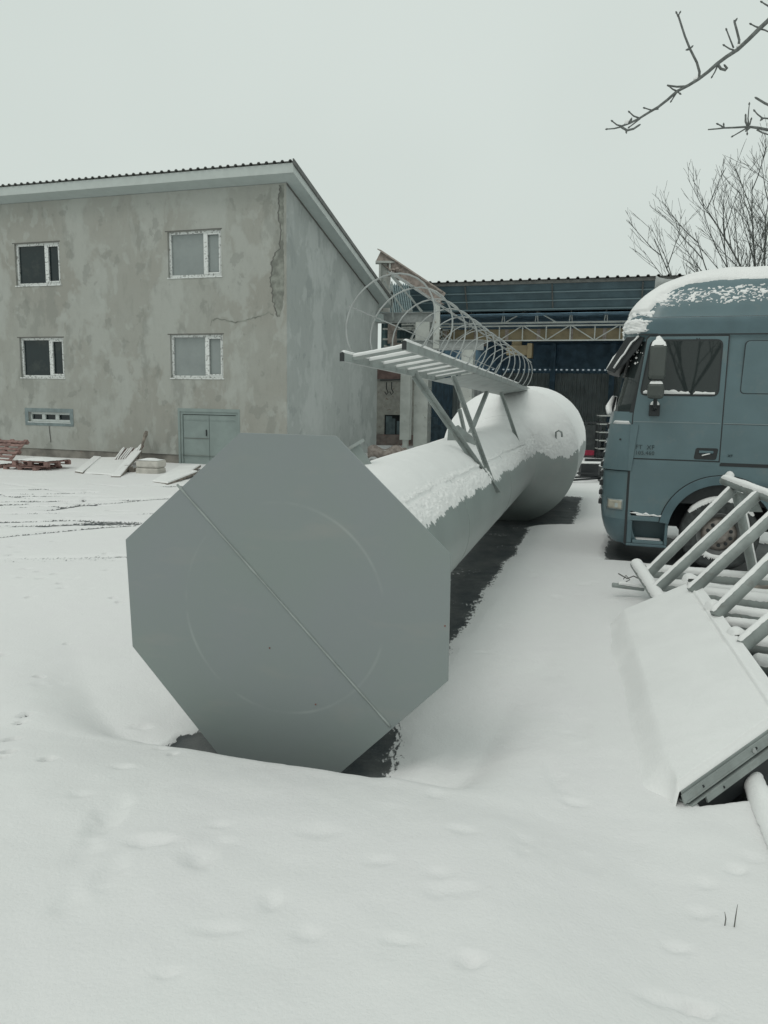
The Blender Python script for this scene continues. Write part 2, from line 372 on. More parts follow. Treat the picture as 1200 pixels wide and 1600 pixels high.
for px, py in [(15, 873), (20, 860), (31, 868), (22, 881), (40, 895), (60, 900), (64, 911), (35, 909), (86, 904), (94, 919), (98, 926), (47, 940), (166, 871), (168, 897), (111, 879), (176, 942), (187, 949),
               (85, 851), (35, 1132), (45, 1128), (34, 1145), (16, 1186), (22, 1183), (17, 1213), (2, 1226), (73, 1230), (62, 1080), (105, 1017), (4, 1045), (265, 1159), (55, 760), (60, 762)]:
    g = gnd(px, py, 0 if py < 1100 else .15); SPECKS.append((g.x, g.y))
def fieldz(x, y):
    """bare ground level, snow surface level and bare mask"""
    n1 = (x + .48) * .2747 + (y - 3.99) * .9615                    # distance beyond the lip line
    side = sstep(-1.35, -4.2, x) + sstep(.35, 1.3, x)
    amp = .235 - .13 * side
    wdt = .42 + 2.4 * (sstep(-1.5, -3.6, x) + sstep(.35, 1.4, x))
    h = np.where(n1 < 0, amp + .085 * np.minimum(-n1, 5), amp * (1 - sstep(0, 1, n1 / wdt)))
    h = h - .03 * np.exp(-(n1 / .25) ** 2) * (1 - np.clip(side, 0, 1))
    # tower strip
    rx = x - TW0.x; ry = y - TW0.y; perp = rx * TS[0] + ry * TS[1]; L = rx * TH[0] + ry * TH[1]
    halfw = .50 + .74 * sstep(9.6, 10.3, L)
    nz1 = fbm(x * 2.1, y * .9, 5, 5, .6)
    e = halfw + .17 * sstep(1.0, .2, L) + nz1 * .22 - np.abs(perp)
    e = np.minimum(e, (L + .32) * 1.5); e = np.minimum(e, 14.3 - L)
    bare = sstep(-.20, .14, e)
    bare = np.maximum(bare, sstep(1.3, .8, ((x + 1.12) / .28) ** 2 + ((y - 4.72) / .22) ** 2 + fbm(x * 5, y * 5, 77, 3)))
    bare = bare * np.clip(.98 + .9 * fbm(x * 1.6, y * 4.5, 91, 4, .6), .55, 1)
    # under the truck: thin snow and bare ground
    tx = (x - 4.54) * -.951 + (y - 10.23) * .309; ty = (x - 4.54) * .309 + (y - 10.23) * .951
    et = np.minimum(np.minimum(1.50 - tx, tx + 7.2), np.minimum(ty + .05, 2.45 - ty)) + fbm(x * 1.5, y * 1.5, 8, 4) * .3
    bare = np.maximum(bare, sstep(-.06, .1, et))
    # hall floor
    hx = (x + 2.96) * -.951 + (y - 23.25) * .309; hv = (x + 2.96) * .309 + (y - 23.25) * .951
    eh = np.minimum(np.minimum(hv - 9.2, 27 - hv), np.minimum(-.9 - hx, hx + 13)) + fbm(x, y, 2, 3) * .8
    bare = np.maximum(bare, sstep(-.1, .3, eh))
    # below the tilted panel
    ex = np.minimum(np.minimum(x - 1.74 - (y - 4.0) * .23, 2.9 + (y - 4.3) * .22 - x), np.minimum(y - 3.86 - (x - 1.8) * .15, 7.4 - y)) + fbm(x * 3, y * 3, 4, 3) * .06
    bp = sstep(0, .1, ex)
    snow = .055 + .022 * fbm(x * .9, y * .9, 1, 4) + .02 * fbm(x * .35, y * .5, 12, 3)
    snow = snow + .004 * fbm(x * 9, y * 9, 6, 3)
    near = sstep(3, 0, n1); snow = snow + near * (.07 * fbm(x * .8, y * .8, 21, 3) + .03 * fbm(x * 2.4, y * 2.4, 22, 3))
    # wheel ruts right of the tower and in the yard
    rut = np.sin((perp - 1.6) * 3.6) * sstep(.8, 1.4, perp) * sstep(3.6, 2.6, perp) * sstep(.5, 2, L) * .012
    snow = snow + rut
    tr = np.zeros_like(x)
    for w, pts in TRACKS:
        w = w * 2.3
        d = seg_d(x, y, pts) + fbm(x * 2.2, y * 6, int(w * 1000), 3) * .06
        tr = np.maximum(tr, sstep(w * 1.2, w * .45, d))
        snow = snow + .012 * np.exp(-((d - w * 2.2) / (w * .9)) ** 2)
    st = fbm(x * .22 + y * .1, y * 2.3 - x * .45, 33, 4, .6)
    tr = np.maximum(tr, .75 * sstep(.115, .18, st) * sstep(9, 11, y) * sstep(21, 19, y) * sstep(-1.5, -3.5, x))
    sp = np.zeros_like(x)
    for sx, sy in SPECKS:
        k = max(1.0, sy / 9)
        sp = np.maximum(sp, np.exp(-((x - sx) / (.045 * k)) ** 2 - ((y - sy) / (.035 * k)) ** 2))
    sp = sstep(.35, .8, sp + fbm(x * 14, y * 14, 71, 2) * .6)
    for dx_, dy_, a, b, dep in DENTS:
        q = ((x - dx_) / a) ** 2 + ((y - dy_) / b) ** 2
        m_ = q < 16
        if m_.any():
            xm, ym = x[m_], y[m_]; wx = .9 * a * fbm(xm / a * .7, ym / a * .7, 9, 3); wy = .9 * b * fbm(xm / b * .7, ym / b * .7, 19, 3); qq = ((xm - dx_ + wx) / a) ** 2 + ((ym - dy_ + wy) / b) ** 2; jit = 1 + 1.2 * fbm(xm * 14, ym * 14, 9, 3)
            snow[m_] += (-dep * np.exp(-qq ** 1.3 * jit) + .05 * dep * np.exp(-((np.sqrt(qq) - 1.5) / .45) ** 2)) * 1.2
    hole = np.clip(np.maximum(np.maximum(bare, bp), np.maximum(tr * .9, sp * .8)), 0, 1)
    z = h * (1 - .9 * bp * 1.0) + snow * (1 - hole) - .0 * hole
    z = np.where(bare > .5, np.minimum(z, h * .2 + snow * (1 - hole)), z)
    return z, hole
def axis_coords(fine0, fine1, step, out0, out1, grow=1.06, mx=30):
    c = list(np.arange(fine0, fine1, step)); s = step; p = fine1
    while p < out1: c.append(p); s = min(s * grow, mx); p += s
    c.append(out1); s = step; p = fine0 - step; l = []
    while p > out0: l.append(p); s = min(s * grow, mx); p -= s
    l.append(out0); return np.array(l[::-1] + c)
xs = axis_coords(-3.2, 3.6, .018, -420, 420, 1.014)
ys = []; p = -.6
while p < 700: ys.append(p); p += max(.016, .0042 * max(p, 0)) if p < 22 else .0042 * p * (1 + (p - 22) * .06)
ys = np.array([-40, -20, -8, -3, -1.2] + ys)
GX, GY = np.meshgrid(xs, ys, indexing='ij')
GZ, GB = fieldz(GX.ravel().copy(), GY.ravel().copy())
far = sstep(45, 70, np.hypot(GX.ravel(), GY.ravel())); GZ = GZ * (1 - far) - far * .0
def ground_mat():
    m = bpy.data.materials.new('snowy_ground'); m.use_nodes = True; n = m.node_tree; L = n.links; b = n.nodes['Principled BSDF']
    a = n.nodes.new('ShaderNodeAttribute'); a.attribute_name = 'bare'; t = n.nodes.new('ShaderNodeTexCoord')
    def noise(sc, det=4, st=(1, 1, 1)):
        mp = n.nodes.new('ShaderNodeMapping'); mp.inputs['Scale'].default_value = st; L.new(t.outputs['Object'], mp.inputs[0])
        k = n.nodes.new('ShaderNodeTexNoise'); k.inputs['Scale'].default_value = sc; k.inputs['Detail'].default_value = det; k.inputs['Roughness'].default_value = .65
        L.new(mp.outputs[0], k.inputs['Vector']); return k.outputs['Fac']
    def mth(op, x, y):
        k = n.nodes.new('ShaderNodeMath'); k.operation = op
        for i, v in enumerate((x, y)):
            if isinstance(v, (int, float)): k.inputs[i].default_value = v
            else: L.new(v, k.inputs[i])
        return k.outputs[0]
    s = mth('ADD', a.outputs['Fac'], mth('MULTIPLY', mth('SUBTRACT', noise(34, 8, (1, .4, 1)), .5), 1.5))
    mr = n.nodes.new('ShaderNodeMapRange'); mr.interpolation_type = 'SMOOTHSTEP'; mr.inputs['From Min'].default_value = .50; mr.inputs['From Max'].default_value = .66; L.new(s, mr.inputs[0])
    sn = n.nodes.new('ShaderNodeValToRGB'); sn.color_ramp.elements[0].position = .3; sn.color_ramp.elements[1].position = .7
    sn.color_ramp.elements[0].color = (.79, .78, .785, 1); sn.color_ramp.elements[1].color = (.80, .80, .795, 1); L.new(noise(.7, 3), sn.inputs[0])
    gr = n.nodes.new('ShaderNodeValToRGB'); gr.color_ramp.elements[0].position = .35; gr.color_ramp.elements[1].position = .7
    gr.color_ramp.elements[0].color = (.045, .054, .06, 1); gr.color_ramp.elements[1].color = (.115, .12, .118, 1); L.new(noise(3.5, 7, (1, .5, 1)), gr.inputs[0])
    mx = n.nodes.new('ShaderNodeMixRGB'); L.new(mr.outputs[0], mx.inputs[0]); L.new(sn.outputs[0], mx.inputs[1]); L.new(gr.outputs[0], mx.inputs[2])
    L.new(mx.outputs[0], b.inputs['Base Color'])
    r = n.nodes.new('ShaderNodeMapRange'); r.inputs['To Min'].default_value = .7; r.inputs['To Max'].default_value = .5; L.new(mr.outputs[0], r.inputs[0]); L.new(r.outputs[0], b.inputs['Roughness'])
    b.inputs['Specular IOR Level'].default_value = .3
    bu = n.nodes.new('ShaderNodeBump'); bu.inputs['Strength'].default_value = .35; bu.inputs['Distance'].default_value = .012
    L.new(mth('ADD', noise(55, 4), mth('MULTIPLY', noise(7, 3), 1.2)), bu.inputs['Height']); L.new(bu.outputs[0], b.inputs['Normal'])
    return m
npmesh('ground', np.stack([GX.ravel(), GY.ravel(), GZ], 1), len(xs), len(ys), ground_mat(), attr=GB, kind='structure')
def gz(x, y):
    z, _ = fieldz(np.array([float(x)]), np.array([float(y)])); return float(z[0])

# ------------------------------------------------------------------ water tower lying on the yard
tw = thing('water_tower', 'grey steel water tower lying on its side, octagonal base plate in front, snow on top', 'water tower', (TW0.x, TW0.y, 0), -TYAW)
OCT = [(-.262, 2.069), (.336, 2.068), (1.02, 1.434), (1.027, .699), (.36, .012), (-.40, -.02), (-1.048, .672), (-1.072, 1.372)]
MB().prism(OCT, 0, .016).build('base_plate', M_plate, tw, bevel=.002)
P0 = Vector((-.69, 0, 1.741)); P1 = Vector((.691, 0, .377)); mb = MB(); pts = []
for i in range(60):
    t = i / 59; p = P0.lerp(P1, t); p.y = -.002; pts.append(p)
mb.tube(pts, [.0060 + .0030 * rs.random() for _ in pts], 6); mb.build('weld_seam', M_weld, tw, smooth=True)
for x, z in ((-.08, .77), (.22, .45), (1.0, 1.02)): MB().lathe([(0, -.003), (.005, -.003), (.005, .0), (0, .0)], 8, (x, 0, z)).build('paint_chip', M_rust2, tw)
CZ = 1.02; SL = .017
prof = [(0.02, .61)]
L_ = .1
while L_ < 9.0: prof.append((L_, .61 + .0)); L_ += .2
prof += [(9.1, .615), (9.25, .66), (9.45, .76), (9.7, .88), (10.0, 1.04), (10.3, 1.21), (10.36, 1.25), (14.2, 1.25)]
def rad(L):
    return np.interp(L, [p[0] for p in prof], [p[1] for p in prof])
def axz(L): return CZ + SL * L
def ring_mesh(Ls, name, m, extra=0, n=96):
    P = []
    for L in Ls:
        r = float(rad(L)) + extra; row = []
        for k in range(n + 1):
            a = 2 * math.pi * k / n; row.append((r * math.cos(a), L, axz(L) + r * math.sin(a)))
        P.append(row)
    return MB().grid(P).build(name, m, tw, smooth=True)
ring_mesh([.017] + list(np.arange(.1, 9.0, .4)) + [9.1], 'column', M_paint)
ring_mesh([9.1, 9.25, 9.45, 9.7, 10.0, 10.3, 10.36], 'tank_cone', M_paint)
tk = ring_mesh([10.36, 11, 12, 13, 14.2], 'tank', M_paint)
MB().prism([(1.25 * math.cos(2 * math.pi * k / 64), axz(14.2) + 1.25 * math.sin(2 * math.pi * k / 64)) for k in range(64)], 14.2, 14.25).build('tank_end', M_paint, tw)
for L in (.95, 2.9, 5.9):
    r = .611
    MB().tube([(r * math.cos(a), L, axz(L) + r * math.sin(a)) for a in np.linspace(0, 2 * math.pi, 60, endpoint=False)], .0025, 5, closed=True).build('ring_weld', M_weld, tw)
# snow on column and tank (theta measured from top, positive to the right)
NL, NT = 900, 150
Ls = np.concatenate([np.linspace(.02, 8.6, 620), np.linspace(8.6, 14.0, 280)[1:]]); NL = len(Ls)
th = np.linspace(R(-100), R(100), NT * 2); NTt = len(th)
LL, TT = np.meshgrid(Ls, th, indexing='ij')
deg = np.degrees(TT); r0 = rad(LL)
edgeR = np.interp(LL, [0, 1, 3, 5, 7, 9.2, 9.6, 10.5, 14], [60, 63, 66, 68, 70, 72, 86, 84, 84]) + 10 * fbm(LL * 2.2, TT * 2, 3, 4) + 6 * fbm(LL * 16, TT * 9, 4, 3) + 7 * fbm(LL * 42, TT * 14, 5, 3, .7)
edgeL = -78 + 10 * fbm(LL * 2, TT * 2, 13, 4)
lip = np.interp(LL, [0, 1, 3, 5, 7, 9.0, 9.5, 14], [38, 40, 42, 44, 48, 52, 40, 42]) + 4 * fbm(LL * 1.3, LL * 0, 6, 3) + 1.5 * fbm(LL * 9, LL * 0, 16, 3)
thick = .085 * sstep(0, 34, lip - deg) ** .55 * sstep(edgeL, edgeL + 40, deg) ** .6
thick = np.where(deg > lip, 0, thick)
rough = .030 + .035 * fbm(LL * 13, TT * 11, 41, 4, .6)
thin = (.026 + .03 * fbm(LL * 12, TT * 9, 43, 4, .65) + .055 * fbm(LL * 40, TT * 26, 44, 3, .7)) * np.where(LL > 9.2, .4, .72) * sstep(0, 10, edgeR - deg)
thin = np.where((deg > lip) & (deg < lip + 4) & (LL > .8) & (LL < 8.5) , .012 - .03 * (vnoise(LL * 1.7, TT * 0, 4) > .3), thin)
tt = np.maximum(thick, thin * sstep(edgeL + 3, edgeL + 12, deg))
tt = np.where(LL > 9.2, np.maximum(tt * .3, .045 * sstep(0, 45, edgeR - deg) + thin * (.25 + .75 * sstep(45, 8, edgeR - deg))), tt)
tt = tt + .012 * fbm(LL * 1.1, TT * 3, 51, 3) * (tt > .03)
tt = np.where(deg > edgeR, -.02, tt) - .012 * sstep(edgeR - 2, edgeR, deg)
tt = np.where(deg < edgeL, -.02, tt)
tt = tt * sstep(.0, .10, LL - .017) ** .5 - .02 * (LL < .03)
# fill the neck between column and cone with drifted snow
neck = .10 * np.exp(-((LL - 9.35) / .35) ** 2) * sstep(65, 25, np.abs(deg - 5)); tt = tt + neck
rr = r0 + tt
V = np.stack([(rr * np.sin(TT)).ravel(), LL.ravel(), (axz(LL) + rr * np.cos(TT)).ravel()], 1)
npmesh('snow_cover', V, NL, NTt, M_snow, tw)
# pipe stub with flange, lifting hook
mb = MB()
d = Vector((-.50, -.10, .80)).normalized()
b0 = Vector((-.02, 1.86, axz(1.86) + .52)); mb.tube([b0, b0 + d * .34], .085, 20)
mb.build('pipe_stub', M_paint, tw, smooth=False)
mb = MB(); mb.tube([b0 + d * .34, b0 + d * .365], .135, 24); mb.build('stub_flange', M_paint2, tw)
mb = MB(); c0 = Vector((.87, 9.85, axz(9.85) + .40))
mb.tube([c0 + Vector((0, -.02, 0)), c0 + Vector((0, -.07, .12)), c0 + Vector((.05, -.1, .15)), c0 + Vector((.1, -.1, .12)), c0 + Vector((.11, -.08, .04))], .016, 8)
mb.build('lifting_hook', M_paint2, tw, smooth=True)
# ladder along the tower
A0 = at(535, 558, 5.8); B0_ = at(632, 540, 5.8); A1 = at(789, 616, 14.8); B1 = at(827, 609, 14.8)
mb = MB(); mb.bar(A0, A1, .032, .06); mb.build('ladder_rail', M_paint2, tw, world=True)
mb = MB(); mb.bar(B0_, B1, .032, .06); mb.build('ladder_rail', M_paint2, tw, world=True)
for a in (A0, B0_):
    mbc = MB(); dd = (A1 - A0).normalized(); mbc.bar(a - dd * .012, a - dd * .002, .034, .062); mbc.build('rail_end_cap', M_black, tw, world=True)
ladL = (A1 - A0).length; sn = MB(); k = 0; tcur = .2
while tcur < ladL - .1:
    t = tcur / ladL; a = A0.lerp(A1, t); b = B0_.lerp(B1, t)
    mb = MB(); mb.bar(a, b, .028, .022)
    if k < 22: mb.build('rung', M_paint2, tw, world=True)
    if k < 8: snowbar(sn, a + Vector((0, 0, .006)), b + Vector((0, 0, .006)), .008, .026, half=85, n=5, seed=k)
    k += 1; tcur += .42
snowbar(sn, A0 + Vector((0, 0, .026)), A0.lerp(A1, .33) + Vector((0, 0, .026)), .012, .016, half=80, n=5, seed=31)
snowbar(sn, B0_ + Vector((0, 0, .026)), B0_.lerp(B1, .8) + Vector((0, 0, .026)), .012, .016, half=80, n=5, seed=32)
sn.build('ladder_snow', M_snow, tw, world=True, smooth=True)
# solid tread sheet from a third of the length
t0, t1 = .33, .97
mb = MB(); o_ = Vector((0, 0, -.03)); p = [A0.lerp(A1, t0) + o_, B0_.lerp(B1, t0) + o_, B0_.lerp(B1, t1) + o_, A0.lerp(A1, t1) + o_]
mb.add(p + [q + Vector((0, 0, -.006)) for q in p], [(0, 1, 2, 3), (7, 6, 5, 4), (0, 4, 5, 1), (1, 5, 6, 2), (2, 6, 7, 3), (3, 7, 4, 0)])
mb.build('ladder_sheet', M_paint2, tw, world=True)
# cage hoops
hoops = []
for k in range(13):
    L0 = .45 + k * .68; t = L0 / ladL; a = A0.lerp(A1, t); b = B0_.lerp(B1, t); c = (a + b) / 2; s = (b - a).normalized()
    fw = (A1 - A0).normalized(); u = Vector((0, 0, 1))
    w = (b - a).length / 2; rx, h = .36, .27; pts = []
    tilt = rs.uniform(-.02, .02)
    for j in range(25):
        ang = R(-52 + (284) * j / 24)
        pts.append(c + s * (-rx * math.cos(ang) * (1 + tilt)) + u * (h + .36 * math.sin(ang)) + fw * .0)
    pts = [a] + pts + [b]
    hoops.append((c, s, u, rx, h))
    MB().tube(pts, .0075, 6).build('cage_hoop', M_galv, tw, world=True, smooth=True)
for ang in (90, 28, 152):
    a_ = R(ang); pts = [c + s * (-(rx + .012) * math.cos(a_)) + u * (h + .372 * math.sin(a_)) for c, s, u, rx, h in hoops]
    mb = MB()
    for i in range(len(pts) - 1): mb.bar(pts[i], pts[i + 1], (.034 if ang == 90 else .018), .005, up=hoops[i][2] if ang in (90,) else hoops[i][1].cross(hoops[i][2]).cross(pts[1] - pts[0]))
    mb.build('cage_strip', M_galv, tw, world=True)
# struts from the ladder down to the column
def strut(p, q, w=.06):
    mb = MB(); mb.angle(p, q, w, .008, up=(0, .2, 1)); return mb.build('strut', M_paint2, tw, world=True)
strut(at(645, 587, 7.9), at(775, 772, 8.75), .055)
strut(at(706, 588, 8.2), at(770, 762, 8.8), .036)
strut(at(763, 613, 11.4), at(733, 688, 10.2), .045)
strut(at(782, 613, 12.2), at(814, 708, 12.1), .04)
strut(at(716, 640, 10.3), at(727, 688, 10.4), .035)
mb = MB(); c = [at(700, 672, 9.0), at(716, 664, 9.02), at(748, 690, 9.2), at(738, 700, 9.2), at(698, 706, 9.0)]
c = [p + Vector((0, .5, 0)) * 0 for p in c]
mb.add(c + [p + Vector((0, .012, 0)) for p in c], [(0, 1, 2, 3, 4), (9, 8, 7, 6, 5)] + [(i, (i + 1) % 5, (i + 1) % 5 + 5, i + 5) for i in range(5)])
mb.build('gusset', M_paint2, tw, world=True)

# ------------------------------------------------------------------ building
BX = Vector((-2.96, 23.25, 0)); BR = -math.atan2(.309, .951)
bl = thing('plastered_building', 'three storey building of patchy grey plaster with mono-pitch roof at left', 'building', BX, BR)
WL = 17.0; DEP = 8.42; HF = 8.30; HB = 5.90
wins = [(-9.84, -8.04, 5.70, 7.03), (-4.0, -2.15, 5.78, 7.13), (-9.84, -8.05, 2.71, 4.01), (-4.0, -2.14, 2.74, 4.06), (-9.62, -7.92, 1.24, 1.56), (-3.71, -1.66, .02, 1.70)]
REC = .14
# front wall with openings
xsb = sorted(set([-WL, 0] + [w[0] for w in wins] + [w[1] for w in wins])); zsb = sorted(set([.33, HF] + [w[2] for w in wins if w[2] > .33] + [w[3] for w in wins]))
mb = MB()
def inopen(x, z): return any(a < x < b and c < z < d for a, b, c, d in wins)
for i in range(len(xsb) - 1):
    for j in range(len(zsb) - 1):
        x0, x1, z0, z1 = xsb[i], xsb[i + 1], zsb[j], zsb[j + 1]
        if not inopen((x0 + x1) / 2, (z0 + z1) / 2): mb.add([(x0, 0, z0), (x1, 0, z0), (x1, 0, z1), (x0, 0, z1)], [(0, 1, 2, 3)])
for a, b, c, d in wins:
    c = max(c, .33)
    mb.add([(a, 0, c), (b, 0, c), (b, 0, d), (a, 0, d), (a, .3, c), (b, .3, c), (b, .3, d), (a, .3, d)], [(0, 1, 5, 4), (1, 2, 6, 5), (2, 3, 7, 6), (3, 0, 4, 7)])
mb.build('front_wall', M_wall, bl)
MB().add([(0, 0, 0), (0, DEP, 0), (0, DEP, HB), (0, 0, HF)], [(0, 1, 2, 3)]).build('side_wall', M_wallS, bl)
MB().add([(-WL, 0, 0), (-WL, DEP, 0), (-WL, DEP, HB), (-WL, 0, HF), (0, DEP, 0), (0, DEP, HB)], [(0, 1, 2, 3), (1, 4, 5, 2)]).build('rear_wall', M_wallS, bl)
mb = MB(); mb.box(-WL, -3.75, .03, .3, -.1, .33); mb.box(-1.62, -.002, .03, .3, -.1, .33); mb.build('plinth', M_plinth, bl)
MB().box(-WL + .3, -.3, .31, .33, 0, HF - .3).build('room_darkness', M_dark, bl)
# plaster corner strip and fallen plaster patch
rc = np.random.RandomState(4)
def ragged(z0, z1, xa, xb, n, amp):
    zz = np.linspace(z0, z1, n); l = [(float(np.interp(z, [p[1] for p in xa], [p[0] for p in xa]) + amp * (rc.rand() - .5)), float(z)) for z in zz]
    r = [(float(np.interp(z, [p[1] for p in xb], [p[0] for p in xb]) + amp * .5 * (rc.rand() - .5)), float(z)) for z in zz]
    return l, r
l, r_ = ragged(4.55, 8.25, [(-.30, 4.5), (-.42, 5.0), (-.50, 5.6), (-.46, 6.1), (-.33, 6.4), (-.2, 6.5), (-.16, 7.0), (-.24, 7.4), (-.2, 8.25)], [(-.25, 4.5), (-.12, 4.9), (-.08, 5.6), (-.1, 6.3), (-.1, 6.9), (-.08, 8.25)], 60, .07)
MB().strip(l, r_, -.006, .002).build('fallen_plaster_patch', M_cem, bl)
MB().strip([(a - .018 - .02 * rc.rand(), b) for a, b in l], l, -.012, -.004).build('plaster_edge', M_crack, bl)
hp = [(-2.55, 4.35), (-2.5, 4.5), (-2.3, 4.55), (-2.0, 4.48), (-1.7, 4.42), (-1.3, 4.5), (-.9, 4.58), (-.6, 4.7), (-.4, 4.6)]
l2, r2 = [], []
for (a, b), (c, d) in zip(hp[:-1], hp[1:]):
    for k in range(6):
        t = k / 6; x = a + (c - a) * t; z = b + (d - b) * t + .03 * (rc.rand() - .5); l2.append((x, z)); r2.append((x, z - .018 - .03 * rc.rand()))
MB().strip(l2, r2, -.008, .002).build('plaster_crack', M_cem, bl)
# wall cap wedge under the roof (front wall up to the roof slope), roof, fascia, soffit
E0 = 8.32; SLP = -(HF - HB) / DEP
XL, XR, YF, YB = -WL - .4, .42, -.45, DEP + .5
def zr(y, off=0): return E0 + off + SLP * y
mb = MB(); mb.add([(XL, YF, zr(YF)), (XR, YF, zr(YF)), (XR, YB, zr(YB)), (XL, YB, zr(YB))], [(0, 1, 2, 3)])
mb.build('soffit', M_soffit, bl, solid=.02)
mb = MB(); mb.box(XL, XR, YF - .02, YF, zr(YF) - .02, zr(YF) + .24)
mb.add([(XR, YF - .02, zr(YF) - .02), (XR + .02, YF - .02, zr(YF) - .02), (XR + .02, YF - .02, zr(YF) + .24), (XR, YF - .02, zr(YF) + .24),
        (XR, YB, zr(YB) - .02), (XR + .02, YB, zr(YB) - .02), (XR + .02, YB, zr(YB) + .24), (XR, YB, zr(YB) + .24)],
       [(0, 1, 2, 3), (7, 6, 5, 4), (0, 4, 5, 1), (1, 5, 6, 2), (2, 6, 7, 3), (3, 7, 4, 0)])
mb.build('fascia', M_fascia, bl)
P = [[], []]; per = .245; x = XL; pr = [(0, 0), (.07, 0), (.10, .045), (.15, .045), (.18, 0)]
while x < XR + .02:
    for a, b in pr:
        if x + a > XR + .05: break
        P[0].append((x + a, YF - .07, zr(YF - .07) + .25 + b)); P[1].append((x + a, YB + .03, zr(YB + .03) + .25 + b))
    x += per
mb = MB().grid(P); mb.build('roof_sheet', M_roofd, bl, solid=.012)
mb = MB(); mb.add([(XR + .02, YF - .07, zr(YF) + .19), (XR + .06, YF - .07, zr(YF) + .19), (XR + .06, YF - .07, zr(YF) + .335), (XR + .02, YF - .07, zr(YF) + .335),
                   (XR + .02, YB, zr(YB) + .19), (XR + .06, YB, zr(YB) + .19), (XR + .06, YB, zr(YB) + .30), (XR + .02, YB, zr(YB) + .30)],
                  [(0, 1, 2, 3), (7, 6, 5, 4), (0, 4, 5, 1), (1, 5, 6, 2), (2, 6, 7, 3), (3, 7, 4, 0)]); mb.build('verge_trim', M_roofd, bl)
mb = MB(); mb.add([(0.012, .0, HF - .05), (0.012, DEP, HB - .05), (0.012, DEP, HB + .05), (.012, 0, HF + .05)], [(0, 1, 2, 3)]); mb.build('soffit_joint', M_crack, bl, solid=.01)
# windows
def window(a, b, c, d, gm, mull, fm=M_wfr, three=False):
    y0 = REC - .06; fw_ = .075
    f = MB(); f.box(a, b, y0, y0 + .06, c, c + fw_); f.box(a, b, y0, y0 + .06, d - fw_, d); f.box(a, a + fw_, y0, y0 + .06, c + fw_, d - fw_); f.box(b - fw_, b, y0, y0 + .06, c + fw_, d - fw_)
    for m_ in mull: f.box(m_ - .07, m_ + .07, y0 - .012, y0 + .05, c + fw_, d - fw_)
    if not three:                                       # opening sash of the narrow light
        m_ = mull[0]; f.box(m_ + .07, b - fw_, y0 - .012, y0 + .03, c + fw_, c + fw_ + .05); f.box(m_ + .07, b - fw_, y0 - .012, y0 + .03, d - fw_ - .05, d - fw_); f.box(b - fw_ - .045, b - fw_, y0 - .012, y0 + .03, c + fw_ + .05, d - fw_ - .05)
    fr = f.build('window_frame', fm, None, bevel=.006)
    w = bpy.data.objects.new('window', MB().box(a + .02, b - .02, y0 + .062, y0 + .066, c + .02, d - .02).build('tmp', gm).data); COL.objects.link(w); w.parent = bl
    bpy.data.objects.remove(bpy.data.objects['tmp'])
    w.name = 'window'; fr.parent = w
    s_ = MB(); s_.box(a - .03, b + .03, -.02, y0, c - .035, c - .002); so_ = s_.build('window_sill', fm, w)
    l_ = MB(); l_.box(a - .08, b + .04, -.006, .02, d + .001, d + .03); l_.build('lintel_joint', M_crack, w)
    return w
window(*wins[0], M_glD, [-8.62]); window(*wins[1], M_glG, [-2.72]); window(*wins[2], M_glD, [-8.62]); window(*wins[3], M_glG, [-2.73])
w = window(*wins[4], M_glD, [-9.05, -8.5], fm=M_wfr2, three=True)
a, b, c, d = wins[4]; M_band = mat('blue_grey_render', (.19, .235, .24), .8, var=.12, scale=5)
MB().strip([(a - .14, c - .13), (b + .14, c - .13), (b + .14, d + .13), (a - .14, d + .13)], [(a, c), (b, c), (b, d), (a, d)], -.012, .004, closed=True).build('window_surround', M_band, bl)
# double door
dr = MB(); dr.box(-3.71, -3.63, .02, .1, .02, 1.70); dr.box(-1.74, -1.66, .02, .1, .02, 1.70); dr.box(-3.63, -1.74, .02, .1, 1.62, 1.70)
dr.strip([(-3.71 - .07, 0.0), (-3.78, 1.80), (-1.59, 1.80), (-1.59, 0)], [(-3.71, 0), (-3.71, 1.7), (-1.66, 1.7), (-1.66, 0)], -.01, .004)
dro = dr.build('door_frame', M_grdoor, bl)
for (a, b) in ((-3.62, -2.70), (-2.685, -1.75)):
    lf = MB(); lf.box(a, b, .05, .09, .05, 1.60); lf.box(a + .01, b - .01, .042, .05, 1.42, 1.43)
    pts = [(a + (b - a) * k / 16, 1.44 + .02 * math.sin(k * 1.9)) for k in range(17)]
    lf.strip(pts, [(p[0], p[1] + .012) for p in pts], .044, .05)
    lo = lf.build('door_leaf', M_grdoor, bl); MB().box(a - .012, b + .012, .085, .095, .03, 1.615).build('door_gap', M_dark, lo)
    if a < -3:
        MB().box(a + .02, b, .035, .049, .86, .875).build('hatch_seam', M_crack, lo)
        MB().box(b - .10, b - .075, .01, .04, .95, 1.15).build('handle', M_black, lo)
MB().box(-3.8, -1.55, -.25, .02, -.08, .03).build('door_step', M_plinth, bl)
MB().tube([(-8.78, -.015, 1.1), (-8.76, -.02, .9), (-8.74, -.015, .55)], .012, 6).build('loose_cable', M_crack, bl)
MB().box(.002, .25, DEP - .35, DEP - .05, HB - .75, HB - .45).build('wall_box', M_soffit, bl)

